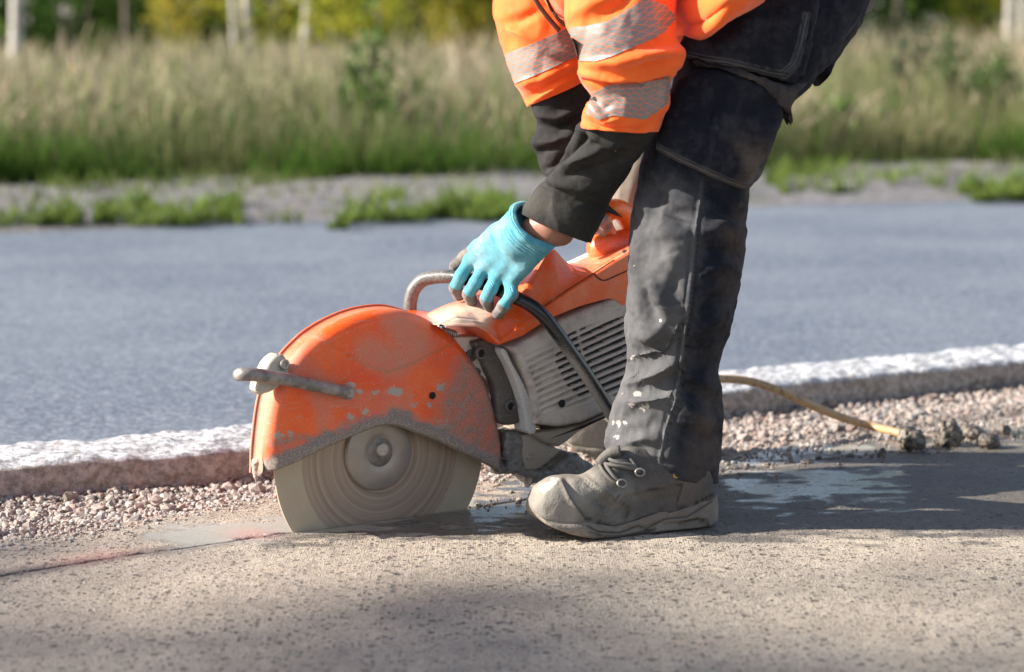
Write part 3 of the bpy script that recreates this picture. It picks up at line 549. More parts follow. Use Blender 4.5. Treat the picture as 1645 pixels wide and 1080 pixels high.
def rots(n):
    q = rng.normal(size=(n, 4)); q /= np.linalg.norm(q, axis=1, keepdims=True); a, b, c, d = q.T
    return np.stack([np.stack([1-2*(c*c+d*d), 2*(b*c-a*d), 2*(b*d+a*c)], -1), np.stack([2*(b*c+a*d), 1-2*(b*b+d*d), 2*(c*d-a*b)], -1), np.stack([2*(b*d-a*c), 2*(c*d+a*b), 1-2*(b*b+c*c)], -1)], 1)
def stones(name, xy, size, zo, mat, cols, kind='stuff'):
    n = len(xy); V = ICO[None]*(1+rng.uniform(-.28, .28, (n, 12, 1)))*rng.uniform(.62, 1.15, (n, 1, 3)); V = np.einsum('nij,nkj->nki', rots(n), V)
    V[..., 2] *= .8; V = V*size[:, None, None]; V[..., :2] += xy[:, None]; V[..., 2] += (zo+size*.35)[:, None]
    F = (ICF[None]+12*np.arange(n)[:, None, None]).reshape(-1, 3)
    return tag(mesh(name, V.reshape(-1, 3), F, mat, smooth=False, attrs=dict(col=np.repeat(cols, 12, 0))), kind=kind)
m = M('crushed_granite'); n1 = m.noise(320, 4, .7); MAT_STONE = m.set(col=m.mix(m.ramp(n1, .3, .75), m.mix(.35, m.attr('col', 'Color'), (.10, .08, .07)), m.attr('col', 'Color')), rough=.8, nor=m.bump(n1, .4, .002))
n = 38000; sx = rng.uniform(-1.45, 2.1, n*2); kYs = np.interp(sx, [p[0] for p in KERB], [p[1] for p in KERB]); e_ = edgeY(sx)
f = rng.beta(.95, .9, n*2); sy = e_-.015+(kYs+.02-e_)*f; keep = rng.random(n*2) < np.clip((kYs-e_)/.45, .3, 1); sx, sy, f = sx[keep][:n], sy[keep][:n], f[keep][:n]
pal = np.array([(.52, .40, .35), (.50, .33, .27), (.60, .55, .50), (.44, .42, .41), (.56, .44, .37), (.33, .29, .27), (.62, .54, .47)])
cols = pal[rng.choice(7, len(sx), p=[.22, .12, .2, .12, .18, .06, .1])]*rng.uniform(.62, 1.02, (len(sx), 1))*np.array([.97, .95, .92]); size = np.clip(rng.lognormal(math.log(.0031), .55, len(sx)), .0018, .016)
cols = cols*.68+np.array((.34, .295, .26))*.32; wet_dark = sm(.3, .9, sx)*sm(.6, .2, f)*.55+.25*sm(.75, 1., f); cols = cols*(1-wet_dark[:, None])  # wet tone on the right, plus a darker strip along the kerb
stones('gravel', np.c_[sx, sy], size, -.012+.010*sm(.72, 1., f)*rng.uniform(.2, 1, len(sx)), MAT_STONE, cols)
n = 1500; sx = rng.uniform(-1.3, 1.2, n); sy = edgeY(sx)-np.abs(rng.normal(0, .05, n)); stones('gravel', np.c_[sx, sy], rng.uniform(.0018, .005, n), np.zeros(n), MAT_STONE, pal[rng.choice(7, n)]*.8)
n = 420; tq = rng.random(n); lp = lin(np.array(CUT)[4:], 400)[(tq*399).astype(int)]; xy = lp+rng.normal(0, 1, (n, 2))*rng.choice([.012, .03, .06], (n, 1)); mc = np.array([(.20, .165, .135), (.30, .25, .20), (.09, .075, .065)])[rng.choice(3, n)]
stones('mud_crumbs', xy, np.clip(rng.lognormal(math.log(.0028), .5, n), .0012, .009), np.zeros(n)-.001, MAT_STONE, mc)
# kerb
kl = cr(KERB, 760); T = np.gradient(kl, axis=0); T /= np.linalg.norm(T, axis=1, keepdims=True); N2 = np.c_[-T[:, 1], T[:, 0]]
pr = lin([(0, -.05), (.0, .02), (.004, .046), (.014, .056), (.05, .061), (.20, .059), (.214, .052), (.22, .03), (.22, -.05)], 74)
Gk = np.stack([v3(kl[:, 0]+a*N2[:, 0], kl[:, 1]+a*N2[:, 1], b) for a, b in pr], 1)
outn = np.stack([np.full(74, 0), ], 1); tpf = sm(.030, .054, pr[:, 1])*sm(-.01, .02, pr[:, 0])
d1 = fbm(Gk, 20, 5, 21, .6); d2 = fbm(Gk, 7, 3, 22)
face = (1-tpf)[None]*(pr[:, 0] < .1)[None]
Gk[..., :2] += (face*(.013*d1+.010*d2))[..., None]*(-N2[:, None]); Gk[..., 2] += tpf[None]*(.011*d1+.009*d2+.004*fbm(Gk, 70, 3, 25))
m = M('granite_kerb'); n1 = m.noise(60, 6, .7); n2 = m.noise(12, 4); n3 = m.noise(300, 3, .6)
tp = m.ramp(m.math('ADD', m.attr('top'), m.math('MULTIPLY', m.math('SUBTRACT', n1, .5), .7)), .45, .7)
cf = m.mix(m.ramp(n1, .36, .66), (.20, .16, .13), (.45, .385, .335)); cf = m.mix(m.ramp(n3, .5, .75), cf, (.42, .34, .29))
ct = m.mix(m.ramp(n1, .38, .6), (.20, .19, .185), (.55, .555, .57)); ct = m.mix(m.math('MULTIPLY', m.ramp(n2, .55, .7), m.ramp(n3, .45, .6)), ct, (.36, .30, .27))
MAT_KERB = m.set(col=m.mix(tp, cf, ct), rough=.85, nor=m.bump(m.math('ADD', n1, m.math('MULTIPLY', n3, .4)), .6, .006))
tag(mesh('kerb', Gk.reshape(-1, 3), gridF(760, 74)[:, ::-1], MAT_KERB, attrs=dict(top=np.broadcast_to(tpf, (760, 74)).ravel())), kind='structure')
# road beyond, its far edge, verge
m = M('road_asphalt'); n1 = m.noise(1.1, 4, .55); n2 = m.noise(42, 6, .8); n3 = m.vor(55)
def grain(sc): return m.n('SeparateColor', [m.n('TexVoronoi', {'Vector': m.P, 'Scale': sc}).outputs[1]]).outputs[0]
ga, gb = grain(80), grain(130)
n0 = m.noise(.55, 4, .6, stretch=(1, 1.6, 1)); c = m.mix(m.ramp(m.math('ADD', m.math('MULTIPLY', n1, .5), m.math('MULTIPLY', n0, .5)), .40, .60), (.082, .099, .130), (.138, .155, .184)); c = m.mix(m.ramp(n2, .45, .66), c, (.155, .172, .20)); c = m.mix(m.math('MULTIPLY', m.ramp(n3, .2, .08), .8), c, (.24, .26, .29)); c = m.mix(m.ramp(n2, .46, .34), c, (.038, .05, .075))  # bluish base also paints the tree shade lying on the road
c = m.mix(m.math('MULTIPLY', m.ramp(ga, .80, .9), .30), c, (.30, .32, .35)); c = m.mix(m.math('MULTIPLY', m.ramp(gb, .82, .9), .3), c, (.40, .40, .40)); c = m.mix(m.math('MULTIPLY', m.ramp(ga, .22, .12), .4), c, (.045, .052, .066))
MAT_ROAD = m.set(col=c, rough=.66, nor=m.bump(m.math('ADD', n2, m.math('MULTIPLY', n3, -.4)), .15, .003))
FAR = [(-40, -8.2), (-2.04, 5.51), (2.376, 7.10), (40, 20.7)]
rx = np.linspace(-40, 40, 220); ry0 = np.interp(rx, [-40]+[p[0] for p in KERB]+[40], [-22.5]+[p[1] for p in KERB]+[26])+.12; ry1 = np.interp(rx, [p[0] for p in FAR], [p[1] for p in FAR])
ry1 = np.maximum(ry1, ry0+.02)
tag(mesh('road', np.vstack([v3(rx, ry0, 0), v3(rx, ry1, 0)]), np.stack([np.arange(219), np.arange(1, 220), np.arange(221, 440), np.arange(220, 439)], 1), MAT_ROAD), kind='structure')
farY = lambda x: np.interp(x, [p[0] for p in FAR], [p[1] for p in FAR])
GL = [(-40, -6), (-2.6, 7.75), (-.2, 8.05), (.5, 8.4), (3.02, 9.5), (40, 24)]; grassY = lambda x: np.interp(x, [p[0] for p in GL], [p[1] for p in GL])
m = M('verge_gravel'); n1 = m.noise(3, 5, .6); n2 = m.noise(45, 5, .7)
c = m.mix(m.ramp(m.noise(22, 6, .75), .36, .64), (.075, .066, .062), (.27, .255, .255)); c = m.mix(m.math('MULTIPLY', m.ramp(n1, .55, .68), .7), c, (.12, .13, .05)); c = m.mix(m.ramp(n1, .42, .3), c, (.15, .115, .095))
MAT_VERGE = m.set(col=c, rough=.95, nor=m.bump(n2, 1., .02))
vx = np.linspace(-14, 14, 180); vt = np.linspace(0, 1, 40); VX = np.broadcast_to(vx, (40, 180)); y0 = farY(vx)-.10+.09*vn(v3(vx*2.4, 0), 1, 4); VY = y0+(grassY(vx)+1.2-y0)*vt[:, None]; VP = v3(VX, VY)
VZ = .002+.06*sm(0, .3, vt)[:, None]*(.6+.6*fbm(VP, 1.4, 3, 6))+.03*sm(.0, .2, vt)[:, None]*fbm(VP, 6, 3, 8)
tag(mesh('verge', v3(VX, VY, VZ), gridF(40, 180), MAT_VERGE), kind='structure')
mx, my = np.linspace(-30, 30, 80), np.linspace(0, 60, 60); MX = np.broadcast_to(mx, (60, 80)); MY = grassY(mx)+.9+my[:, None]
m = M('meadow_soil'); MAT_SOIL = m.set(col=m.mix(m.noise(3), (.035, .05, .015), (.10, .095, .04)), rough=1.)
tag(mesh('meadow', v3(MX, MY, .03+.08*fbm(v3(MX, MY), .4, 3, 5)), gridF(60, 80), MAT_SOIL), kind='structure')
# ---- grass
def leafmat(name, tl=.35, rough=.6):
    m = M(name); c = m.mix(m.ramp(m.noise(40, 2), .3, .7), m.attr('col', 'Color'), m.mix(1., m.attr('col', 'Color'), (1.25, 1.2, 1.1), 'MULTIPLY'))
    d = m.n('BsdfDiffuse', [c]).outputs[0]; t = m.n('BsdfTranslucent', [c]).outputs[0]; mx_ = m.n('MixShader', [tl, d, t]).outputs[0]
    m.t.links.new(mx_, m.t.nodes['Material Output'].inputs[0]); return m.m
MAT_GRASS = leafmat('grass_blades'); MAT_LEAF = leafmat('leaves', .4)
def blades(xy, h, wd, lean, c0, c1, seg=5, z0=0., head=None):
    n = len(xy); s = np.linspace(0, 1, seg); az = rng.uniform(0, 2*math.pi, n); fa = rng.uniform(0, math.pi, n)
    bx = np.cos(az)*lean*h; by = np.sin(az)*lean*h
    cx = xy[:, 0, None]+bx[:, None]*s**2; cy = xy[:, 1, None]+by[:, None]*s**2; cz = z0+h[:, None]*s*(1-.25*lean[:, None]*s)
    w_ = wd[:, None]*(1-s)**.6 if head is None else wd[:, None]*(.25+head*np.exp(-((s-.84)/.11)**2))
    px_ = np.cos(fa)[:, None]*w_; py_ = np.sin(fa)[:, None]*w_
    V = np.stack([v3(cx-px_, cy-py_, cz), v3(cx+px_, cy+py_, cz)], 2)
    F = gridF(seg, 2)[None]+(2*seg)*np.arange(n)[:, None, None]
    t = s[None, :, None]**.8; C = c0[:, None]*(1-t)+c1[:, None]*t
    return V.reshape(-1, 3), F.reshape(-1, 4), np.repeat(C, 2, 1).reshape(-1, 3)
def join(L):
    V, F, C, o = [], [], [], 0
    for v, f, c in L: V.append(v); F.append(f+o); C.append(c); o += len(v)
    return np.vstack(V), np.vstack(F), np.vstack(C)
def scatter(n, d0, d1, pw=1.):
    t = rng.random(n)**pw; off = d0+(d1-d0)*t; x = rng.uniform(-1, 1, n)*(3.4+off*.26); return np.c_[x, grassY(x)+off], off
def jit(c, n, a=.25): return np.array(c)*rng.uniform(1-a, 1+a, (n, 1))*rng.uniform(.93, 1.07, (n, 3))
L = []
n = 26000; xy, o_ = scatter(n, -.1, 11, 1.35); cl = vn(np.c_[xy*1.1, np.zeros(n)], 1, 31); h = (.42+.11*rng.normal(size=n)+.12*cl)*(.75+.25*sm(0, 1, o_)); h = np.clip(h, .12, .95)
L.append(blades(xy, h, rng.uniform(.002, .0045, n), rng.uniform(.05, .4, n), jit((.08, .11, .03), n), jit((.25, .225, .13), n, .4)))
n = 22000; xy, o_ = scatter(n, .1, 10.5, 1.2); cl = vn(np.c_[xy*.8, np.zeros(n)], 1, 33); cl = cl+.5*vn(np.c_[xy*2.2, np.zeros(n)], 1, 38); k = (cl > -.5)&(rng.random(n) < .35+.9*sm(-.4, .5, cl)); xy, o_, cl = xy[k], o_[k], cl[k]; n = len(xy); gm = sm(-.2, .5, vn(np.c_[xy*.7, np.zeros(n)], 1, 44))[:, None]; h = np.clip(.52+.09*rng.normal(size=n)+.15*cl, .2, .95); h *= sm(-.3, 1.2, o_)*.35+.65
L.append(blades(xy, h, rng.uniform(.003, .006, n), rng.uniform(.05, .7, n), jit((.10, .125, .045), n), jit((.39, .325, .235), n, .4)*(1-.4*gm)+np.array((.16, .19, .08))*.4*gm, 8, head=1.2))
n = 30000; xy, o_ = scatter(n, -.25, 8, 1.8); cl = vn(np.c_[xy*1.3, np.zeros(n)], 1, 35); k = cl > -.35; xy = xy[k]; n = len(xy); h = np.clip(.20+.10*rng.normal(size=n)+.24*cl[k], .05, .6)
L.append(blades(xy, h, rng.uniform(.003, .007, n), rng.uniform(.1, .7, n), jit((.03, .06, .012), n), jit((.09, .17, .03), n, .4)))
n = 8000; xy, o_ = scatter(n, 0, 9, 1.3); k = vn(np.c_[xy*.9, np.zeros(n)], 1, 37) > -.05; xy = xy[k]; n = len(xy)
L.append(blades(xy, rng.uniform(.25, .68, n), rng.uniform(.003, .007, n), rng.uniform(.05, .35, n), jit((.05, .085, .02), n), jit((.12, .19, .05), n, .35)))
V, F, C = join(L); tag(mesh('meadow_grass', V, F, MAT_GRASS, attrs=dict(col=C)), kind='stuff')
L = []
for px0, px1, py0, py1, n in ((-40, 130, 338, 352, 900), (150, 390, 325, 352, 1700), (430, 560, 345, 358, 700), (560, 830, 312, 345, 3200), (840, 1010, 330, 345, 500), (1230, 1520, 262, 300, 2200), (1540, 1680, 292, 314, 1600), (60, 500, 285, 300, 900), (1200, 1680, 250, 262, 1500), (960, 1200, 300, 315, 600)):
    t = rng.random(n); xs = rng.uniform(px0, px1, n); ys = py0+(py1-py0)*np.clip(t+.3*vn(np.c_[xs*.03, t*2, 0*t], 1, 3), 0, 1)-(xs-(px0+px1)/2)*.02
    G0 = np.array([ptZ(a, b, .04)[:2] for a, b in zip(xs, ys)]); cl = vn(np.c_[G0*5, np.zeros(n)], 1, 9); k = (cl > -.28)&(rng.random(n) < .8); G0 = G0[k]; n = len(G0)
    L.append(blades(G0, rng.uniform(.015, .075, n)*(1+.9*cl[k])*rng.choice([.6, 1., 1.6], n), rng.uniform(.003, .008, n), rng.uniform(.2, .9, n), jit((.07, .10, .025), n), jit((.15, .215, .05), n, .45), 4, .01))
n = 7000; xs = rng.uniform(-6, 6, n); ya, yb = farY(xs), grassY(xs)+.3; t = rng.beta(1.6, 1., n); G0 = np.c_[xs, ya+(yb-ya)*t]; k = vn(np.c_[G0*2.2, np.zeros(n)], 1, 51)+.6*vn(np.c_[G0*7, np.zeros(n)], 1, 52) > .05; G0 = G0[k]; n = len(G0); mv = rng.random((n, 1))
L.append(blades(G0, rng.uniform(.015, .10, n)*(.6+t[k]), rng.uniform(.003, .008, n), rng.uniform(.2, .9, n), jit((.08, .10, .03), n), jit((.14, .19, .05), n, .4)*mv+jit((.30, .26, .17), n, .3)*(1-mv), 4, .015))
V, F, C = join(L); tag(mesh('verge_grass', V, F, MAT_GRASS, attrs=dict(col=C)), kind='stuff')
# ---- leafy plants, bushes and trees
def leaves(P, size, col):
    n = len(P); R = rots(n); q = np.array([(-.5, 0, 0), (0, .32, .06), (.5, 0, 0), (0, -.32, .06)])
    V = np.einsum('nij,kj->nki', R, q)*size[:, None, None]+P[:, None]; return V.reshape(-1, 3), np.arange(4*n).reshape(-1, 4), np.repeat(col, 4, 0)
def crownpts(n, c, r, cl=14, seed=0):                # clumped points in an uneven crown
    cc = rng.normal(size=(cl, 3)); cc /= np.linalg.norm(cc, axis=1, keepdims=True); cc *= rng.uniform(.35, 1, (cl, 1))**.6; k = rng.integers(0, cl, n)
    return np.asarray(c)+(cc[k]*.78+rng.normal(size=(n, 3))*rng.uniform(.10, .28, (cl, 1))[k])*np.asarray(r)
def bush(label, px, d, hgt, wid, n, ca, cb, size=.05, cat='bush', name='bush', group=None, gap=0.):
    b = np.array([(px-822.5)/FPX*(d), d-4.1, .03]); t = thing(name, label, cat, b, group); L = []
    Pn = crownpts(n, b+[0, 0, hgt*.55], (wid/2, wid/2, hgt*.5), 16); Pn[:, 2] = np.maximum(Pn[:, 2], .04); mixv = rng.random((n, 1))
    V, F, C = leaves(Pn, rng.uniform(.6, 1.3, n)*size, np.array(ca)*(1-mixv)+np.array(cb)*mixv); mesh('foliage', V, F, MAT_LEAF, t, attrs=dict(col=C))
    S_ = []
    for q in range(5):
        e = b+np.array([rng.uniform(-.3, .3)*wid, rng.uniform(-.3, .3)*wid, hgt*rng.uniform(.6, .9)]); p = cr([b, b*.5+e*.5+[0, 0, .1*hgt], e], 8); S_.append(tube(p, np.linspace(.012, .004, 8)*max(1, hgt), 6))
    VV = np.vstack([g.reshape(-1, 3) for g in S_]); FF = np.vstack([gridF(8, 6, True, i*48) for i in range(5)]); mesh('stem', VV, FF, MAT_BARKD, t)
m = M('birch_bark'); n1 = m.noise(14, 4, .7, stretch=(1, 1, 4)); n2 = m.noise(3, 3)
MAT_BIRCH = m.set(col=m.mix(m.ramp(n1, .62, .52), (.06, .05, .045), m.mix(n2, (.62, .57, .52), (.48, .42, .36))), rough=.8, nor=m.bump(n1, .4, .01))
m = M('dark_bark'); n1 = m.noise(20, 4, .7, stretch=(1, 1, .3)); MAT_BARKD = m.set(col=m.mix(n1, (.05, .038, .028), (.16, .125, .095)), rough=.9, nor=m.bump(n1, .6, .02))
def tree(label, px, d, rad, hgt, bark, lean=0., n=2600, ca=(.06, .10, .02), cb=(.16, .22, .04), group='trees at the edge of the wood', low=1.9):
    b = np.array([(px-822.5)/FPX*d, d-4.1, 0]); t = thing('tree', label, 'tree', b, group); top = b+[lean*hgt, rng.uniform(-.3, .3), hgt]
    p = cr([b-[0, 0, .05], b*.7+top*.3+[rng.uniform(-.06, .06), 0, 0], b*.4+top*.6, top], 40); z = np.linspace(0, 1, 40)
    G = tube(p, rad*(1.25*np.exp(-z*30)*.4+1-.85*z), 14); L = [(G.reshape(-1, 3), gridF(40, 14, True))]; pts = []
    for q in range(11):
        k = int(40*rng.uniform(.28, .9)); a = rng.uniform(0, 6.28); ln = hgt*.24*(1.15-k/40); e = p[k]+[math.cos(a)*ln, math.sin(a)*ln, ln*.7]
        g = tube(cr([p[k], (p[k]+e)/2+[0, 0, .1], e], 10), np.linspace(rad*.35*(1.1-k/40), .008, 10), 6); L.append((g.reshape(-1, 3), gridF(10, 6, True))); pts.append(e)
    o = 0; VV, FF = [], []
    for v, f in L: VV.append(v); FF.append(f+o); o += len(v)
    mesh('trunk', np.vstack(VV), np.vstack(FF), bark, t)
    k = n//11; Pn = np.vstack([crownpts(k, e+[0, 0, -.1], (hgt*.13, hgt*.13, hgt*.11), 5) for e in pts]); Pn[:, 2] = np.maximum(Pn[:, 2], low); mv = rng.random((len(Pn), 1))
    V, F, C = leaves(Pn, rng.uniform(.10, .2, len(Pn)), np.array(ca)*(1-mv)+np.array(cb)*mv); mesh('crown', V, F, MAT_LEAF, t, attrs=dict(col=C))
for lb, px, d, r, h, bk in (('pale thick trunk of the tree at the far left, behind the tall grass', 28, 21, .065, 5.2, 'b'), ('thin grey tree trunk left of the pair of pale birches', 208, 26, .05, 5.2, 'd'), ('slender pale birch, left stem of the pair beyond the grass', 384, 25, .035, 5.2, 'b'), ('brightest white birch trunk, right stem of the pair', 407, 24, .05, 5.2, 'b'), ('pale birch with a greyish trunk right of the white pair', 491, 25, .055, 5.2, 'b'), ('dark slim tree trunk between yellow bushes left of the worker', 722, 26, .045, 5.2, 'd'), ('dark tree trunk beyond the grass right behind the worker', 1440, 30, .07, 5.2, 'd'), ('pale birch near the right edge, left of two', 1612, 23, .045, 5.2, 'b'), ('pale birch at the right edge of the view', 1636, 24, .04, 5.2, 'b')):
    tree(lb, px, d, r, h, MAT_BIRCH if bk == 'b' else MAT_BARKD, rng.uniform(-.02, .02))
YG, YG2, DG, DG2 = (.20, .24, .03), (.42, .38, .05), (.02, .045, .012), (.06, .11, .025)
for a in (('yellow-green sunlit bush right of the pale birches, beyond the grass', 610, 24, 1.6, 2.0, 1500, YG, YG2), ('golden leafy bush just left of the worker, at the wood edge', 770, 25, 1.3, 1.6, 1100, (.26, .25, .03), (.5, .36, .05)), ('small golden bush behind the grass between the left trunks', 285, 24, 1.2, .8, 600, YG, (.5, .38, .08)), ('light green bush behind the pair of birches', 450, 27, 1.5, 1.7, 900, (.14, .19, .03), YG2), ('dark green bush at the upper left behind the grass', 120, 27, 1.8, 2.4, 1500, DG, DG2), ('deep green bush behind the golden one, left of the worker', 690, 29, 2., 2.2, 1300, DG, DG2), ('broad dark green bush right of the worker beyond the grass', 1440, 26, 1.6, 2.1, 1800, (.025, .06, .012), (.07, .15, .025)), ('yellow-green bush between dark bush and right birches', 1572, 25, 1.4, 1.0, 800, YG, YG2), ('green bush at the right edge behind the birches', 1690, 28, 1.7, 1.8, 1000, DG2, (.12, .2, .04)), ('green bush behind the worker at the wood edge', 1000, 26, 1.7, 2.6, 1400, DG, (.1, .16, .03)), ('shaded bush right behind the worker', 1240, 27, 1.7, 2.4, 1300, DG, DG2)):
    bush(*a, group='bushes at the edge of the wood', size=.07)
def weed(label, px, d, hgt, wid, n, ca, cb): bush(label, px, d, hgt, wid, n, ca, cb, .055, 'plant', 'tall_weed', 'tall weeds in the grass')
weed('tall dark green weed standing in the grass left of the worker', 592, 12.7, .76, .32, 480, (.06, .105, .03), (.12, .18, .06))
weed('shorter dark green weed in the grass close to the worker sleeve', 672, 13.2, .46, .26, 150, (.07, .10, .04), (.13, .17, .07))
weed('grey-green weed in the grass right of the worker', 1460, 15.5, .72, .36, 420, (.08, .10, .06), (.14, .16, .10))
weed('darker green weed in the grass towards the right edge', 1528, 15, .74, .34, 480, (.06, .09, .04), (.12, .16, .07))
weed('low bright green weed in the grass behind the trouser knee', 1330, 13.5, .38, .4, 420, (.05, .12, .02), (.12, .22, .04))
weed('broad green weed beside the dark one near the right edge', 1590, 14.6, .6, .4, 420, (.045, .085, .03), (.1, .15, .05))
# tree beside the road, left of the view: its crown lays the soft shade along the near pavement
tb_ = np.array([-27., -6.55, 0]); t = thing('tree', 'leafy roadside tree left of the view, shading the front edge of the pavement', 'tree', tb_)
Gt_ = tube(cr([tb_-[0, 0, .05], tb_+[.1, 0, 5], tb_+[0, .2, 11], tb_+[0, 0, 17]], 30), np.linspace(.24, .03, 30), 14); mesh('trunk', Gt_.reshape(-1, 3), gridF(30, 14, True), MAT_BARKD, t)
Pn = np.vstack([crownpts(5600, tb_+[0, .5, 15.0], (2.6, 3.0, 2.3), 26), crownpts(380, tb_+[0, 3.15, 14.8], (1.2, 1.1, .35), 7)]); mv = rng.random((len(Pn), 1))
V, F, C = leaves(Pn, rng.uniform(.13, .27, len(Pn)), np.array((.05, .09, .02))*(1-mv)+np.array((.13, .19, .04))*mv); mesh('crown', V, F, MAT_LEAF, t, attrs=dict(col=C))
# the wood behind, one mass
n = 20000; Pn = np.c_[rng.uniform(-26, 26, n), rng.uniform(30, 44, n), rng.uniform(0, 1, n)**1.8*5.5]; k = vn(Pn, .5, 3) > -.15; Pn = Pn[k]; n = len(Pn); mv = rng.random((n, 1))
V, F, C = leaves(Pn, rng.uniform(.3, .8, n), np.array((.018, .035, .010))*(1-mv)+np.array((.06, .095, .02))*mv); tag(mesh('woodland', V, F, MAT_LEAF, attrs=dict(col=C)), kind='stuff')
# ---- hose and slurry clods
hs = [ptY(1085, 640, .70), ptY(1120, 612, .76), ptY(1165, 609, .82), ptY(1205, 613, .85), ptY(1250, 627, .88), ptY(1300, 650, .91), ptY(1350, 670, .94), ptY(1400, 685, .97), ptZ(1440, 695, .009), ptZ(1470, 703, .002), ptZ(1500, 709, -.012)]
hc = cr(hs, 90); hose = tube(hc, .0088, 16); m = M('tan_hose_rubber'); n1 = m.noise(60, 4, .6); n2 = m.noise(8, 3)
hm = m.set(col=m.mix(m.ramp(n1, .5, .7), m.mix(n2, (.46, .29, .125), (.40, .26, .13)), (.17, .12, .08)), rough=.5, nor=m.bump(n1, .15, .002))
tag(loftobj('water_hose', hose, hm, base=hs[2]), 'tan rubber water hose running from behind the worker to the wet clods', 'hose')
m = M('slurry_clod'); n1 = m.noise(90, 5, .65); tpn = m.n('SeparateXYZ', [m.n('NewGeometry').outputs[1]]).outputs[2]
MAT_CLOD = m.set(col=m.mix(m.ramp(n1, .42, .62), (.035, .028, .022), (.19, .15, .115)), rough=m.math('ADD', .25, m.math('MULTIPLY', n1, .5)), nor=m.bump(n1, .7, .004))
for lb, px, pb, wd, ht, sd in (('dark wet mud clod at the end of the tan hose', 1462, 722, 42, 30, 1), ('pale lumpy clod right of the clod at the hose end', 1522, 715, 40, 31, 2), ('flat dark clod behind the others on the right', 1563, 703, 42, 15, 3), ('small pale clod in front of the flat one', 1588, 719, 30, 19, 4), ('smallest brown clod farthest to the right', 1614, 697, 20, 11, 5), ('tiny dark crumb in the puddle before the hose', 1417, 734, 13, 11, 6), ('row of low crumbs left of the puddle', 1296, 745, 16, 6, 7)):
    c = ptZ(px, pb, 0); k = (c[1]+4.1)/FPX; rx_, rz_ = wd*k*.58, ht*k*1.2
    def f_(P, c=c, rx_=rx_, rz_=rz_, sd=sd):
        q = (P-c-np.array([0, 0, rz_*.42]))/np.array([rx_, rx_*.9, rz_*.62]); return (np.linalg.norm(q, axis=-1)-1)*min(rx_, rz_)*.6+rx_*.32*fbm(P, 1.1/rx_, 4, sd+40, .6)
    V, F = nets(f_, c-np.array([rx_*1.6, rx_*1.6, .012]), c+np.array([rx_*1.6, rx_*1.6, rz_*1.5]), max(rx_/14, .0012)); tag(mesh('mud_clod', V, F, MAT_CLOD, base=c), lb, 'mud clod', 'wet mud clods by the puddle')
# ================================================================== the worker
from mathutils.bvhtree import BVHTree
from mathutils import Vector
person = thing('person', 'worker in orange jacket and dusty black trousers bending over the concrete saw', 'person', (.36, .25, 0))
Z3 = lambda pts: zz(pts, 780, 0, 2.5703)
ZT_ = lambda pts: zz(pts, 960, 250, 2.7)      # lower-leg reading
ZB_ = lambda pts: zz(pts, 820, 560, 3.1775)   # boot reading
ZH = lambda pts: zz(pts, 710, 320, 5.4)       # hand reading
def limb(secs, nring, nseg, depth=.92, sq=1.):       # secs: (Lx, Ly, Rx, Ry, Y) read from the photograph at depth Y
    s = cr(np.array([list(q)+[1.]*(6-len(q)) for q in secs], float), nring); G = []; a = np.linspace(0, 2*math.pi, nseg, endpoint=False)
    for lx, ly, rx, ry, Y, dk in s:
        A, B = ptY(lx, ly, Y), ptY(rx, ry, Y); h = (B-A)/2; w = np.linalg.norm(h)
        ca, sa = np.cos(a), np.sin(a); ca = np.sign(ca)*np.abs(ca)**sq; sa = np.sign(sa)*np.abs(sa)**sq
        G.append((A+B)/2+ca[:, None]*h+sa[:, None]*np.array([0, -w*depth*dk, 0]))
    return np.array(G)
def sculpt(G, folds, base=.004, f=9, seed=1, fine=.0012, stretch=(1, 1, .55)):
    N = gnorm(G); N = N*np.sign(np.mean(((G-G.mean(1, keepdims=True))*N).sum(-1))); px = proj(G); facing = sm(.05, -.25, ((G-CAM)*N).sum(-1)/np.linalg.norm(G-CAM, axis=-1))
    for amp, wd, pts in folds:
        d, t = polyd(px, pts); G = G+((1.35*amp*np.exp(-(d/wd)**2)*np.sin(math.pi*np.clip(t*.9+.05, 0, 1))**.5)*facing)[..., None]*N
    N = gnorm(G); N = N*np.sign(np.mean(((G-G.mean(1, keepdims=True))*N).sum(-1)))
    Q = G*np.array(stretch); Q = Q+.03*np.stack([vn(G, 12, seed+k) for k in range(3)], -1)
    r = .5-np.abs(fbm(Q, f, 3, seed)); r2 = .5-np.abs(fbm(Q, f*2.7, 2, seed+3))
    return G+(base*2*(r-.3)+base*.6*(r2-.3)+fine*fbm(G, 70, 2, seed+9))[..., None]*N
def bvh(G): V = [Vector(v) for v in G.reshape(-1, 3)]; return BVHTree.FromPolygons(V, gridF(*G.shape[:2], True).tolist())
def cast(tree, x, y, fallback):
    r = ray(x, y); h = tree.ray_cast(Vector(CAM), Vector(r/np.linalg.norm(r)))
    if h[0] is None: return ptY(x, y, fallback), np.array([0, -1., .0])
    n = np.array(h[1]); n = n if n@r < 0 else -n; return np.array(h[0]), n
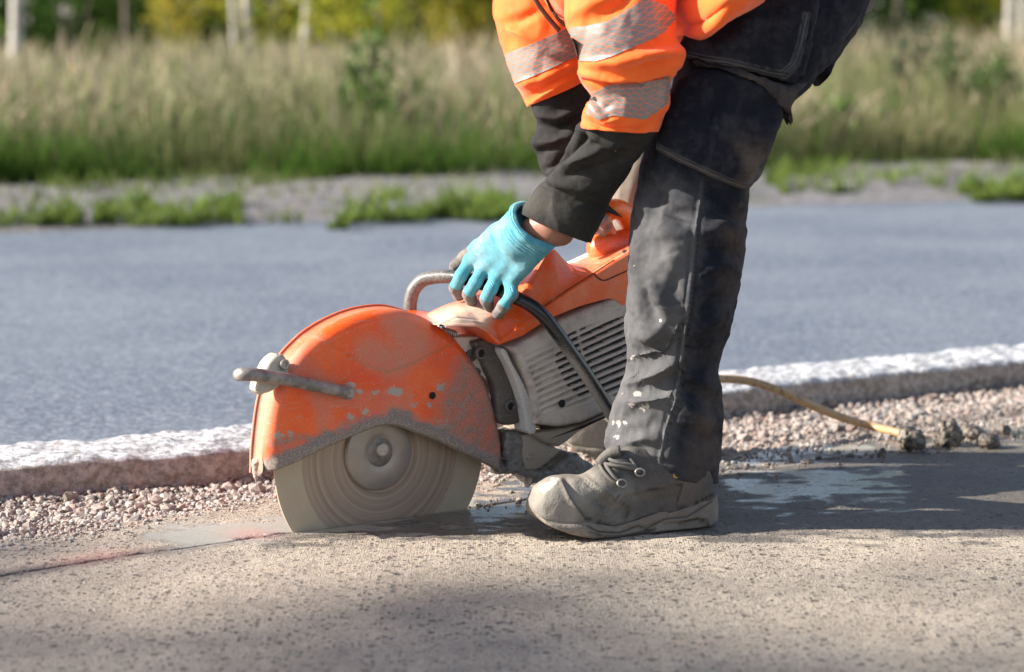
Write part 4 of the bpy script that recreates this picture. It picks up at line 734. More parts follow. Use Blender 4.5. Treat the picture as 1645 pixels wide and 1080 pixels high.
def patch(name, tree, L, T, R, Bo, na, nb, off, thick, mat, parent, fy, edge=.006, folds=(), wrk=.0, seed=1, uv=False, attrs=None):
    C = coons(L, T, R, Bo, na, nb); W = np.zeros((na, nb, 3)); N = np.zeros((na, nb, 3)); f = fy
    for i in range(na):
        for j in range(nb):
            W[i, j], N[i, j] = cast(tree, C[i, j, 0], C[i, j, 1], f)
            f = W[i, j, 1] if N[i, j, 1] < -.05 else f
    for _ in range(3): N[1:-1, 1:-1] = (N[:-2, 1:-1]+N[2:, 1:-1]+N[1:-1, :-2]+N[1:-1, 2:]+N[1:-1, 1:-1])/5
    N = N+np.array([0, -.5, 0]); N /= np.linalg.norm(N, axis=-1, keepdims=True)
    k = 2 if thick > .002 else 0
    for _ in range(k*3): W[1:-1, 1:-1] = (W[:-2, 1:-1]+W[2:, 1:-1]+W[1:-1, :-2]+W[1:-1, 2:]+W[1:-1, 1:-1]*2)/6
    out = np.vstack([C[0], C[:, -1], C[-1][::-1], C[::-1, 0]]); d = polyd(C, out[::3])[0]/900; d[0] = d[-1] = 0; d[:, 0] = d[:, -1] = 0
    o = off+thick*np.sqrt(np.clip(d/edge, 0, 1))
    for amp, wd, pts in folds: o = o+amp*np.exp(-(polyd(C, pts)[0]/wd)**2)
    if wrk: o = o+wrk*(.5-np.abs(fbm(W*np.array([1, 1, .6]), 16, 3, seed)))*sm(0, .02, d)
    W = W+o[..., None]*N
    per = np.r_[np.arange(nb), (np.arange(1, na)*nb+nb-1), ((na-1)*nb+np.arange(nb-2, -1, -1)), (np.arange(na-2, 0, -1)*nb)]
    V = W.reshape(-1, 3); sk = V[per]-N.reshape(-1, 3)[per]*(off+thick+.012 if thick > .002 else off+.0012); N0 = len(V); k = len(per); j = np.arange(k); j2 = (j+1) % k
    F = np.vstack([gridF(na, nb), np.stack([per[j2], per[j], N0+j, N0+j2], 1)])
    U = np.stack(np.meshgrid(np.linspace(0, 1, na), np.linspace(0, 1, nb), indexing='ij'), -1).reshape(-1, 2); U = np.vstack([U, U[per]])
    at = attrs(np.vstack([V, sk])) if attrs else None
    return mesh(name, np.vstack([V, sk]), F, mat, parent, uv=U if uv else None, attrs=at, sharp=60, base=V.mean(0))
# ---- cloth materials
def cloth(name, col, dustc=(.30, .27, .24), rough=.85, weave=900, sheen=.02, paint=False, wear=(.018, .020, .028)):
    m = M(name); n1 = m.noise(14, 5, .6); n2 = m.noise(70, 4, .65); n3 = m.noise(weave, 2, .5)
    du = m.math('ADD', m.attr('dust'), m.math('MULTIPLY', m.math('SUBTRACT', n1, .5), .5)); du = m.math('ADD', du, m.math('MULTIPLY', m.math('SUBTRACT', n2, .5), .25), clamp=True)
    c = m.mix(m.math('ADD', m.math('MULTIPLY', n1, .6), m.math('MULTIPLY', n2, .4)), col, wear); c = m.mix(m.math('MULTIPLY', du, .85), c, dustc)
    c = m.mix(m.math('MULTIPLY', m.attr('brown'), m.ramp(n1, .35, .6), clamp=True), c, (.13, .095, .075))
    c = m.mix(m.math('MULTIPLY', m.ramp(n3, .3, .7), .35), c, m.mix(1., c, (.6, .6, .6), 'MULTIPLY'))
    c = m.mix(m.attr('line'), c, (.014, .013, .012))
    if paint: c = m.mix(m.ramp(m.math('ADD', m.attr('paint'), m.math('MULTIPLY', m.math('SUBTRACT', n2, .5), 1.7)), .50, .60), c, (.46, .43, .375))
    return m.set(col=c, rough=rough, nor=m.bump(m.math('ADD', n3, m.math('MULTIPLY', n2, 1.2)), .6, .0016), sheen=sheen, spec=.12)
MAT_TROUSER = cloth('black_work_cotton', (.008, .009, .014), paint=True, dustc=(.245, .236, .228))
MAT_BLACKKNIT = cloth('black_fleece', (.016, .016, .016), dustc=(.12, .11, .09), wear=(.034, .032, .030), weave=700)
m = M('hivis_orange'); n1 = m.noise(500, 2); n2 = m.noise(18, 4)
MAT_HIVIS = m.set(col=m.mix(m.ramp(n2, .3, .7), (.95, .125, .010), (1., .165, .018)), rough=.7, nor=m.bump(n1, .2, .001), sheen=.2, spec=.3)
m = M('reflective_band'); xy = m.n('SeparateXYZ', [m.UV]); U_, V_ = xy.outputs[0], xy.outputs[1]
def fr(v, k): return m.math('FRACT', m.math('MULTIPLY', v, k))

l1 = m.math('LESS_THAN', fr(m.math('ADD', m.math('MULTIPLY', V_, 1.), m.math('MULTIPLY', U_, .45)), 9.), .06)
ln2 = m.math('LESS_THAN', fr(m.math('ADD', U_, m.math('MULTIPLY', m.math('PINGPONG', m.math('MULTIPLY', V_, 9.), .5), .07)), 7.), .085)
n1 = m.noise(60, 4)
MAT_BAND = m.set(col=m.mix(m.math('MAXIMUM', l1, ln2), m.mix(n1, (.19, .175, .16), (.25, .235, .215)), (.9, .16, .025)), rough=.42, spec=.6)
m = M('skin'); n1 = m.noise(60, 5, .65); n2 = m.noise(300, 3); MAT_SKIN = m.set(col=m.mix(n1, (.27, .115, .070), (.40, .185, .12)), rough=.5, nor=m.bump(n2, .25, .001), sss=0.)
# ---- near trouser leg
NEAR = [(974, 731, 1154, 773, .075), (975, 718, 1155, 757, .073), (976, 700, 1157, 735, .072), (984, 660, 1161, 690, .065), (996, 615, 1162, 640, .055), (1007, 575, 1158, 587, .045), (1004, 530, 1175, 533, .035), (1003, 490, 1186, 478, .03), (1010, 440, 1191, 425, .03), (1007, 395, 1197, 372, .03),
        (1010, 350, 1203, 318, .035), (1018, 300, 1206, 287, .04), (1028, 255, 1216, 258, .04), (1052, 190, 1240, 215, .045), (1074, 130, 1262, 178, .055), (1090, 70, 1300, 135, .07), (1108, 0, 1345, 88, .09), (1135, -70, 1390, 18, .12), (1180, -140, 1412, -45, .16), (1240, -200, 1400, -110, .20)]
SEAM = ZT_([(462, 95), (446, 200), (422, 330), (412, 480), (398, 620), (386, 720), (366, 900), (342, 1060)])+[(1070, 690), (1059, 742)]
FOLD = [(-.0035, 4, [(x+5, y) for x, y in SEAM]), (.0030, 3, SEAM), (-.002, 3, [(x-5, y) for x, y in SEAM]),
  (-.010, 13, ZT_([(195, 90), (240, 170), (215, 260), (150, 310)])), (.008, 18, ZT_([(250, 300), (330, 330), (400, 350)])), (-.010, 11, ZT_([(260, 190), (330, 240), (410, 262)])),
  (-.0020, 3, ZT_([(285, 255), (345, 275), (415, 292)])), (-.013, 10, ZT_([(190, 570), (205, 640), (250, 710)])), (.010, 13, ZT_([(225, 540), (260, 620), (310, 690)])), (.006, 18, ZT_([(330, 420), (350, 480), (290, 560)])), (-.008, 13, ZT_([(400, 440), (345, 520), (330, 600)])),
  (-.0018, 2.5, ZT_([(245, 650), (320, 642), (390, 637)])), (-.0025, 3, ZT_([(130, 890), (220, 882), (290, 868), (340, 790), (385, 700)])), (.0025, 3.5, ZT_([(130, 880), (220, 872), (284, 858), (334, 780), (380, 695)])), (.010, 16, ZT_([(140, 780), (230, 800), (300, 760)])), (-.010, 12, ZT_([(300, 770), (250, 850)])),
  (-.013, 11, ZB_([(590, 225), (650, 214), (760, 205), (865, 130)])), (.010, 12, ZB_([(570, 175), (680, 165), (790, 110), (870, 60)])), (.009, 14, ZB_([(560, 260), (700, 265), (800, 240)])), (-.009, 10, ZB_([(610, 140), (640, 190)])), (-.004, 12, ZB_([(560, 370), (640, 345), (770, 270)])), (.004, 12, ZB_([(540, 480), (620, 480), (740, 440)])), (-.003, 10, ZB_([(560, 450), (650, 425), (760, 370)])), (-.006, 7, ZB_([(620, 505), (690, 500), (770, 520)])),
  (-.002, 3, ZT_([(390, 830), (450, 842), (500, 870), (530, 900)])), (-.010, 14, ZT_([(500, 160), (530, 230), (620, 280)])), (.010, 14, ZT_([(470, 330), (540, 290), (610, 340)])), (-.009, 13, ZT_([(450, 400), (530, 420), (600, 420)])), (.009, 14, ZT_([(450, 520), (540, 470), (590, 500)])), (-.009, 13, ZT_([(440, 700), (520, 620), (570, 600)])), (.007, 14, ZT_([(430, 780), (500, 720), (550, 700)])), (.008, 12, ZB_([(900, 120), (960, 180), (1060, 200)])), (-.009, 11, ZB_([(890, 190), (960, 250), (1060, 300)])), (.007, 12, ZB_([(880, 300), (960, 350), (1050, 380)])), (-.006, 10, ZB_([(850, 420), (940, 440), (1040, 470)])),
  (-.0025, 2.5, [(974, 716), (1032, 735), (1085, 745), (1150, 762)])]
GN = limb(NEAR, 330, 240, .88, .93); GN = sculpt(GN, FOLD, .0085, 6, 3); GN = sculpt(GN, [], .0030, 15, 8, .0008, (1, 1, 1.5)); GN = np.concatenate([(GN[:1]-GN[:1].mean(1, keepdims=True))*.9+GN[14].mean(0), (GN[:1]-GN[:1].mean(1, keepdims=True))*.955+GN[:1].mean(1, keepdims=True)+[0, 0, .002], GN])
def trouserattrs(V, G=None):
    p = proj(V); x, y = p[:, 0], p[:, 1]; sx = np.interp(y, [q[1] for q in SEAM], [q[0] for q in SEAM])
    front = sm(28, -24, x-sx)*sm(250, 330, y); du = .02+.45*front*(.55+.45*sm(300, 620, y))+.05*sm(560, 700, y)  # shin dust, paled further to paint the sunlit side of the seam
    du = du+.25*np.exp(-(polyd(p, ZT_([(290, 430), (370, 420), (360, 480)]))[0]/28)**2)+.20*np.exp(-(np.abs(x-sx)/4)**2)*sm(280, 300, y)
    br = .42*sm(25, 60, x-sx)*sm(280, 330, y)*(.6+.4*np.sin(y*.02))+.6*np.exp(-((x-1190)/30)**2-((y-255)/40)**2)
    pt = np.zeros(len(V))
    for (cx, cy), r in zip(ZB_([(690, 300), (640, 235), (560, 385), (635, 415), (550, 455), (620, 295), (725, 300), (660, 230), (580, 235), (700, 400), (640, 48), (1015, 238)]), (15, 7, 11, 10, 10, 9, 10, 8, 7, 7, 8, 3)): pt = np.maximum(pt, .60*np.exp(-(((x-cx)/(r*1.3))**2+((y-cy)/(r*.8))**2)))
    for (cx, cy), r in zip(ZT_([(155, 478), (155, 878), (270, 715), (185, 1030), (225, 860)]), (4, 6, 5, 7, 4)): pt = np.maximum(pt, .75*np.exp(-((x-cx)**2+(y-cy)**2)/r**2))
    ln_ = .75*np.exp(-(polyd(p, [(a+4, b) for a, b in SEAM])[0]/1.8)**2)*(.55+.45*np.sin(y*.75))+.6*np.exp(-(polyd(p, ZT_([(285, 256), (345, 276), (415, 293)]))[0]/1.2)**2)+.7*np.exp(-(polyd(p, ZT_([(130, 891), (220, 883), (290, 869), (340, 791), (385, 701)]))[0]/1.3)**2)+.6*np.exp(-(polyd(p, ZT_([(245, 650), (320, 642), (390, 637)]))[0]/1.1)**2)+.8*np.exp(-(polyd(p, ZT_([(390, 830), (450, 842), (500, 870), (530, 900)]))[0]/1.4)**2)
    return dict(dust=np.clip(du, 0, 1), brown=np.clip(br, 0, 1), paint=pt, line=np.clip(ln_, 0, 1))
leg = loftobj('trouser_leg', GN, MAT_TROUSER, person, attrs=trouserattrs(GN.reshape(-1, 3)), base=GN[165].mean(0))
tr = bvh(GN)
def stitch(a, wd, pts, k=5): return [(a, wd, [(x, y) for x, y in pts])]
# cargo pocket and the loose holster pocket above it
pk = dict(L=Z3([(710, 622), (716, 560), (735, 480), (765, 400), (800, 330)]), T=Z3([(800, 330), (880, 290), (980, 285), (1080, 310), (1170, 350), (1225, 400)]), R=Z3([(1128, 722), (1150, 640), (1185, 560), (1215, 480), (1225, 400)]), Bo=Z3([(710, 622), (800, 672), (900, 718), (1000, 762), (1070, 788), (1128, 722)]))
b1 = [(x, y-9/2.57) for x, y in pk['Bo']]; b2 = [(x, y-20/2.57) for x, y in pk['Bo']]
patch('cargo_pocket', tr, pk['L'], pk['T'], pk['R'], pk['Bo'], 90, 100, .004, .015, MAT_TROUSER, leg, .0, .010, [(-.002, 1.6, b1), (-.0025, 1.6, b2), (-.005, 7, Z3([(900, 640), (940, 480), (1000, 340)])), (.006, 10, Z3([(1060, 690), (1120, 560), (1180, 470)])), (-.006, 9, Z3([(1090, 600), (1060, 500), (1150, 420)])), (-.002, 1.6, Z3([(732, 610), (740, 540), (765, 450)]))], .011, 4, attrs=lambda V: dict(dust=.02+.30*np.exp(-((polyd(proj(V), b1)[0]-2)/1.4)**2)+.3*np.exp(-((polyd(proj(V), b2)[0]-2.5)/1.4)**2)+.1*fbm(V, 20), brown=.8*np.exp(-(polyd(proj(V), Z3([(1090, 640), (1110, 720)]))[0]/30)**2), paint=np.zeros(len(V))))
hp_ = dict(L=Z3([(838, 245), (822, 205), (850, 150), (885, 100), (930, 40), (960, -40)]), T=Z3([(960, -40), (1100, -60), (1250, -60), (1366, -20)]), R=Z3([(1248, 332), (1300, 280), (1328, 180), (1350, 80), (1366, -20)]), Bo=Z3([(838, 245), (900, 262), (1000, 275), (1100, 298), (1180, 318), (1248, 332)]))
c1 = [(x, y-10/2.57) for x, y in hp_['Bo'][:-1]]+Z3([(1240, 318), (1285, 275), (1312, 180), (1335, 60)]); c2 = [(x, y-24/2.57) for x, y in hp_['Bo'][:-1]]+Z3([(1225, 300), (1268, 262), (1296, 175), (1320, 60)])
patch('holster_pocket', tr, hp_['L'], hp_['T'], hp_['R'], hp_['Bo'], 90, 100, .018, .014, MAT_TROUSER, leg, .02, .008, [(-.0022, 1.8, c1), (-.0028, 1.8, c2), (.005, 14, Z3([(1000, 200), (1080, 120), (1100, 20)])), (-.005, 12, Z3([(930, 180), (1000, 100), (1020, 0)]))], .009, 7, attrs=lambda V: dict(dust=.015+.28*np.exp(-((polyd(proj(V), c1)[0]-2.)/1.4)**2)+.3*np.exp(-((polyd(proj(V), c2)[0]-2.5)/1.4)**2)+.08*fbm(V, 14), brown=0*V[:, 0], paint=np.zeros(len(V))))
fl_ = dict(L=Z3([(872, 276), (868, 262)]), T=Z3([(868, 262), (960, 268), (1060, 288), (1150, 325), (1240, 345), (1310, 318)]), R=Z3([(1246, 515), (1225, 440), (1250, 380), (1310, 318)]), Bo=Z3([(872, 276), (980, 288), (1080, 318), (1160, 372), (1205, 430), (1246, 515)]))
patch('pocket_flap', tr, fl_['L'], fl_['T'], fl_['R'], fl_['Bo'], 40, 90, .021, .006, MAT_TROUSER, leg, .03, .005, [(-.002, 2, Z3([(980, 278), (1080, 305), (1165, 360), (1212, 430)]))], .004, 9, attrs=lambda V: dict(dust=.10+.1*fbm(V, 20), brown=.35+0*V[:, 0], paint=np.zeros(len(V))))
# ---- seat, back pocket
SEAT = [(1310, 140, 1345, 92, .16, 1.3), (1285, 95, 1372, 50, .20, 1.3), (1262, 40, 1387, 22, .24, 1.25), (1240, -30, 1402, -20, .28, 1.15), (1215, -110, 1390, -80, .30, 1.1), (1200, -180, 1360, -140, .30, 1.1), (1180, -230, 1320, -190, .30, 1.1)]
GS = limb(SEAT, 120, 160, 1.45, .95); GS = sculpt(GS, [(-.008, 10, [(1345, 85), (1352, 40), (1350, -10)]), (.006, 9, [(1365, 60), (1378, 20), (1385, -20)])], .006, 9, 12)
seat = loftobj('trouser_seat', GS, MAT_TROUSER, person, attrs=dict(dust=np.full(GS.size//3, .02), brown=np.full(GS.size//3, .15), paint=np.zeros(GS.size//3)), base=GS[60].mean(0))
ts = bvh(GS)
patch('back_pocket', ts, zz([(505, 66), (500, -40)], 1200, 0, 3.178), zz([(500, -40), (560, -45), (630, -40)], 1200, 0, 3.178), zz([(608, 66), (655, 18), (630, -40)], 1200, 0, 3.178), zz([(505, 66), (560, 74), (608, 66)], 1200, 0, 3.178), 24, 30, .006, .005, cloth('brown_worn_cotton', (.075, .055, .045), wear=(.13, .10, .08)), seat, .12, .004, wrk=.003, attrs=lambda V: dict(dust=.2+0*V[:, 0], brown=.4+0*V[:, 0], paint=0*V[:, 0]))
# ---- far trouser leg
FARL = [(930, 705, 1060, 705, .70), (938, 672, 1062, 668, .69), (950, 600, 1070, 590, .66), (962, 500, 1085, 490, .63), (976, 420, 1095, 410, .60), (968, 360, 1100, 345, .59), (958, 310, 1104, 290, .58), (968, 250, 1116, 240, .57), (990, 180, 1140, 190, .55), (1030, 100, 1190, 130, .52), (1090, 20, 1260, 60, .48), (1160, -60, 1340, -10, .44), (1220, -140, 1370, -90, .38)]
GF = limb(FARL, 150, 120, .9); GF = sculpt(GF, [(-.004, 3, [(955, 322), (985, 334), (1012, 338)]), (.008, 8, ZB_([(250, 500), (330, 440), (420, 415)])), (-.010, 8, ZB_([(380, 450), (450, 500), (510, 560)]))], .006, 9, 22)
fleg = loftobj('trouser_leg', GF, cloth('dusty_beige_cotton', (.12, .105, .09), dustc=(.38, .33, .275), wear=(.16, .14, .12)), person, attrs=dict(dust=np.full(GF.size//3, .6), brown=np.full(GF.size//3, .0), paint=np.zeros(GF.size//3)), base=GF[70].mean(0))
# ---- jacket torso
TOR = [(1178, 22, 1325, -170, .24, 3.2), (1136, 46, 1300, -225, .235, 2.6), (1100, 74, 1240, -290, .24, 2.1), (1062, 62, 1150, -350, .26, 1.5), (1000, 50, 1060, -390, .30, .8), (940, 42, 990, -410, .30, .8), (890, 22, 930, -400, .30, .78), (862, -30, 890, -360, .30, .75), (858, -110, 880, -300, .30, .7), (864, -170, 874, -230, .3, .6)]
GT = limb(TOR, 150, 150, .95, .6); GT = sculpt(GT, [(.007, 7, [(1080, 58), (1130, 50), (1196, 6)]), (-.005, 5, [(1084, 46), (1128, 38), (1185, -2)])], .007, 7, 31)
jacket = loftobj('jacket', GT, MAT_HIVIS, person, base=GT[70].mean(0)); tj = bvh(GT)
# ---- near sleeve
NSL = [(933, 205, 1059, 212, -.035), (935, 190, 1068, 185, -.038), (938, 176, 1075, 168, -.042), (951, 156, 1075, 133, -.05), (933, 130, 1083, 114, -.055), (932, 110, 1099, 101, -.06), (926, 78, 1101, 84, -.06), (914, 51, 1087, 60, -.055), (908, 28, 1086, 20, -.045), (905, -15, 1090, -20, -.03), (912, -90, 1096, -95, .0), (935, -180, 1100, -190, .05), (975, -260, 1095, -270, .11), (1000, -310, 1080, -320, .16)]
SF = [(.010, 7, Z3([(395, 300), (480, 330), (600, 335), (720, 318), (800, 275)])), (-.012, 6, Z3([(410, 330), (520, 352), (640, 345), (740, 320)])), (.008, 9, Z3([(430, 265), (560, 255), (700, 225), (815, 215)])), (-.008, 9, Z3([(600, 285), (700, 265), (800, 235)])), (.006, 6, Z3([(430, 430), (500, 500), (560, 490)])), (-.004, 7, Z3([(440, 400), (480, 450), (520, 430)])), (.004, 5, Z3([(400, 515), (470, 545), (560, 556), (640, 552), (712, 520)])), (-.0035, 3, Z3([(402, 490), (470, 522), (560, 534), (640, 530), (730, 490)])), (-.004, 9, Z3([(700, 330), (690, 420), (640, 480)])), (.007, 12, Z3([(360, 60), (420, 30), (520, -20)])), (-.008, 10, Z3([(480, 60), (560, 20), (600, -30)])), (-.006, 8, Z3([(620, 190), (700, 175), (780, 185)]))]
GA = limb(NSL, 210, 170, .86); GA = sculpt(GA, SF, .0045, 9, 41)
# open hem: turn the cloth in
def hem(G, k=.86): c = G[0].mean(0); return np.concatenate([(c+(G[0]-c)*k+(G[6].mean(0)-G[0].mean(0)))[None], (c+(G[0]-c)*.93)[None], G])
GA = hem(GA); slv = loftobj('jacket_sleeve', GA, MAT_HIVIS, person, base=GA[60].mean(0)); ta = bvh(GA)
patch('reflective_band', ta, Z3([(382, 252), (362, 180), (347, 112)]), Z3([(347, 112), (420, 108), (500, 90), (560, 58), (620, 18), (655, -8)]), Z3([(786, 72), (740, 20), (655, -8)]), Z3([(382, 252), (455, 254), (520, 236), (600, 200), (680, 165), (740, 130), (786, 72)]), 50, 90, .0022, .0, MAT_BAND, slv, -.1, uv=True)
patch('reflective_band', ta, Z3([(418, 470), (425, 430), (442, 402), (436, 388)]), Z3([(436, 388), (500, 352), (560, 345), (640, 342), (700, 330), (756, 312)]), Z3([(752, 425), (757, 370), (756, 312)]), Z3([(418, 470), (470, 494), (530, 478), (590, 485), (655, 494), (700, 465), (752, 425)]), 50, 90, .0022, .0, MAT_BAND, slv, -.1, uv=True)
# zip down the jacket front, between the two arms
MAT_ZIP = simple('dark_zip_tape', (.05, .022, .014), .5, 0, .4, 500, .5)
zp = np.array([cast(tj, x, y, .12)[0] for x, y in lin(Z3([(196, -20), (222, 25), (255, 70), (305, 128)]), 40)]); tubeobj('zip', zp+np.array([0, -.004, 0]), .0042, MAT_ZIP, jacket, 10)
zp = np.array([cast(tj, x, y, .12)[0] for x, y in lin(Z3([(246, -20), (272, 40), (300, 80), (330, 108)]), 40)]); tubeobj('zip', zp+np.array([0, -.004, 0]), .0030, MAT_ZIP, jacket, 10)
# ---- far sleeve
FSL = [(847, 172, 950, 125, .40), (838, 155, 950, 100, .40), (823, 128, 952, 75, .40), (807, 82, 950, 40, .41), (796, 42, 945, 0, .42), (791, 5, 942, -40, .43), (800, -80, 950, -120, .44), (830, -170, 960, -210, .44), (870, -250, 960, -290, .42), (900, -300, 950, -330, .38)]
GA2 = limb(FSL, 150, 140, .85); GA2 = sculpt(GA2, [(.007, 8, Z3([(45, 70), (110, 130), (190, 165)])), (-.007, 8, Z3([(60, 100), (130, 90), (230, 40)])), (.006, 8, Z3([(130, 350), (220, 330), (380, 260)])), (.004, 4, Z3([(176, 436), (240, 392), (310, 350), (392, 310)])), (-.0035, 3, Z3([(160, 412), (235, 368), (310, 328), (390, 290)])), (-.006, 8, Z3([(250, 230), (330, 250), (380, 240)]))], .005, 9, 52)
GA2 = hem(GA2); slv2 = loftobj('jacket_sleeve', GA2, MAT_HIVIS, person, base=GA2[60].mean(0)); ta2 = bvh(GA2)
patch('reflective_band', ta2, Z3([(124, 346), (100, 285), (82, 222)]), Z3([(82, 222), (170, 190), (250, 155), (330, 118)]), Z3([(420, 225), (390, 165), (330, 118)]), Z3([(124, 346), (200, 315), (290, 275), (380, 232), (420, 225)]), 40, 80, .0022, .0, MAT_BAND, slv2, .3, uv=True)
# ---- black under-sleeves with ribbed cuffs
NUS = [(834, 341, 950, 391, .085), (841, 329, 958, 377, .08), (850, 316, 968, 357, .075), (864, 297, 979, 328, .065), (880, 283, 993, 303, .05), (898, 264, 1010, 277, .03), (916, 229, 1029, 249, .0), (929, 203, 1048, 222, -.02), (941, 185, 1056, 195, -.035), (950, 150, 1062, 160, -.05)]
UF = [(-.006, 5, Z3([(222, 752), (290, 790), (370, 830), (480, 850)])), (.008, 8, Z3([(300, 690), (420, 640), (520, 600)])), (-.010, 8, Z3([(290, 685), (380, 600), (420, 540)])), (-.008, 8, Z3([(330, 730), (460, 700), (580, 640)])), (.008, 9, Z3([(390, 530), (480, 580), (600, 600)])), (-.008, 9, Z3([(420, 590), (540, 640), (620, 610)])), (.005, 8, Z3([(260, 740), (380, 780), (500, 770)]))]
GU = limb(NUS, 170, 140, .84); GU = sculpt(GU, UF, .0045, 10, 61); GU = hem(GU, .8)
gua = lambda G: dict(dust=.10+.35*np.exp(-(polyd(proj(G.reshape(-1, 3)), Z3([(180, 830), (300, 880)]))[0]/22)**2), brown=np.zeros(G.size//3))
us1 = loftobj('under_sleeve', GU, MAT_BLACKKNIT, person, attrs=gua(GU), base=GU[80].mean(0))
FUS = [(955, 330, 1000, 350, .40, 1.), (905, 300, 965, 318, .40), (880, 288, 955, 300, .40), (868, 274, 947, 288, .40), (864, 250, 948, 262, .40), (856, 233, 950, 236, .40), (860, 216, 952, 212, .40), (863, 190, 950, 176, .40), (852, 165, 948, 140, .40), (845, 130, 945, 100, .41)]
GU2 = limb(FUS, 120, 110, .85); GU2 = sculpt(GU2, [(-.007, 5, Z3([(216, 632), (260, 620), (320, 590)])), (.008, 7, Z3([(200, 590), (280, 590), (360, 560)])), (-.008, 7, Z3([(215, 520), (300, 530), (390, 480)])), (.008, 8, Z3([(210, 470), (300, 490), (400, 440)])), (-.006, 5, Z3([(235, 705), (280, 690), (320, 650)]))], .005, 10, 66)
us2 = loftobj('under_sleeve', GU2, MAT_BLACKKNIT, person, attrs=dict(dust=np.full(GU2.size//3, .06), brown=np.zeros(GU2.size//3)), base=GU2[60].mean(0))
# ---- near glove
HX, HYp, HYv = [703, 728, 760, 795, 826, 848, 868], [445, 445, 451, 463, 477, 488, 503], [.228, .2137, .19, .168, .1555, .150, .146]
hY = lambda x: np.interp(x, HX, HYv)
FING = [[(757, 418, -.014), (741, 443, -.030), (732, 462, -.023), (737, 474, -.006)], [(777, 430, -.014), (764, 454, -.031), (753, 472, -.024), (757, 483, -.006)], [(799, 442, -.014), (789, 464, -.031), (781, 481, -.024), (785, 491, -.006)], [(821, 452, -.016), (822, 473, -.030), (809, 492, -.026), (800, 504, -.012)]]
FP = [[ptY(x, y, hY(x)+o) for x, y, o in f] for f in FING]
WR = [ptY(833, 352, .100), ptY(847, 362, .085), ptY(861, 373, .070), ptY(875, 384, .058)]
TH = [ptY(800, 375, .135), ptY(768, 398, .205), ptY(748, 414, .232), ptY(731, 428, .236)]
ca_, cb_ = ptY(860, 360, .072), ptY(843, 381, .088); AX = (ca_-ptY(795, 432, .14)); AX /= np.linalg.norm(AX)
cq0 = ptY(856, 364, .082)
def glove_sdf(P):
    d = None
    for k_ in range(4):
        c = cone(P, WR[k_], FP[k_][0], .0215, .0150 if k_ < 3 else .0140); d = c if d is None else smin(d, c, .014)
    cuff = cone(P, cq0-AX*.034, cq0+AX*.004, .0405, .0455)
    # slightly flattened towards the palm
    d = smin(d, cuff, .012); a_ = (P-cq0)@AX; rad = np.linalg.norm(P-cq0-a_[..., None]*AX, axis=-1)
    d = smin(d, np.hypot(rad-.0465, a_-.003)-.0055, .004)                # rolled edge
    d = d-.0012*np.sin(np.clip(a_+.03, 0, .03)*2*math.pi/.0075)*sm(.03, .034, rad)
    d = np.maximum(d, -np.maximum(rad-.040, -(a_+.012))); d = np.maximum(d, a_-.010)
    th = None
    for q in range(3):
        c = cone(P, TH[q], TH[q+1], (.019, .0135, .0125)[q], (.0135, .0125, .0115)[q]); th = c if th is None else smin(th, c, .006)
    d = smin(d, th, .010)
    for f in FP:
        g = None
        for q in range(3):
            c = cone(P, f[q], f[q+1], (.0135, .0117, .0112)[q], (.0117, .0112, .0106)[q]); g = c if g is None else smin(g, c, .004)
        d = smin(d, g, .0045)
    return d+.0011*fbm(P, 60, 3, 3)+.0014*fbm(P, 22, 2, 8)
allp = np.array(WR+TH+[p for f in FP for p in f]+[cq0+AX*.02]); V, F = nets(glove_sdf, allp.min(0)-.055, allp.max(0)+.055, .0016)
e = .0008; Ng = np.stack([glove_sdf(V+e*np.eye(3)[k])-glove_sdf(V-e*np.eye(3)[k]) for k in range(3)], -1); Ng /= np.linalg.norm(Ng, axis=1, keepdims=True)+1e-9
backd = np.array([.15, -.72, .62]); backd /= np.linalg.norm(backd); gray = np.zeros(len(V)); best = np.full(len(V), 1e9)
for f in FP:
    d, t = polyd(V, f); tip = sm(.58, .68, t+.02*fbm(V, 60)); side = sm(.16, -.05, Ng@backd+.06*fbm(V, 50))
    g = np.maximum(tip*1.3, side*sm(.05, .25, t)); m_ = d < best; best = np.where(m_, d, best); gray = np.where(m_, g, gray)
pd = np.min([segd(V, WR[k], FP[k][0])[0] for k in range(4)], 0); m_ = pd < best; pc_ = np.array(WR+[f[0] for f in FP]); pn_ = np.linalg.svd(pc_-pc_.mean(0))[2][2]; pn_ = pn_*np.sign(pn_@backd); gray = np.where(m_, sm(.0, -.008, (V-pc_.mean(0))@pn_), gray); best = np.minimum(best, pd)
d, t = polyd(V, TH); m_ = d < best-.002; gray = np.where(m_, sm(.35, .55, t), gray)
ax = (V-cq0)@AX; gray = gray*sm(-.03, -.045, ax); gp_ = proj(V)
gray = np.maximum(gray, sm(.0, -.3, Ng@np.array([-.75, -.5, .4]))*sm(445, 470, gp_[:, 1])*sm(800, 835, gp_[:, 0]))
m = M('knit_glove'); n1 = m.noise(45, 5, .65); n2 = m.noise(700, 2, .6); rib = m.math('SINE', m.math('MULTIPLY', m.attr('ax'), 2*math.pi/.0026)); n3 = m.noise(160, 4, .7)
bl = m.mix(m.ramp(n1, .35, .7), (.075, .36, .44), (.18, .50, .57)); bl = m.mix(m.math('MULTIPLY', m.attr('pale'), m.ramp(n3, .25, .65), clamp=True), bl, (.50, .66, .68)); bl = m.mix(m.math('MULTIPLY', m.ramp(n2, .35, .65), .3), bl, (.05, .25, .32))
gr_ = m.mix(m.ramp(n1, .35, .65), (.15, .125, .11), (.30, .265, .23)); gm_ = m.ramp(m.math('ADD', m.attr('gray'), m.math('MULTIPLY', m.math('SUBTRACT', n3, .5), .4)), .4, .6)
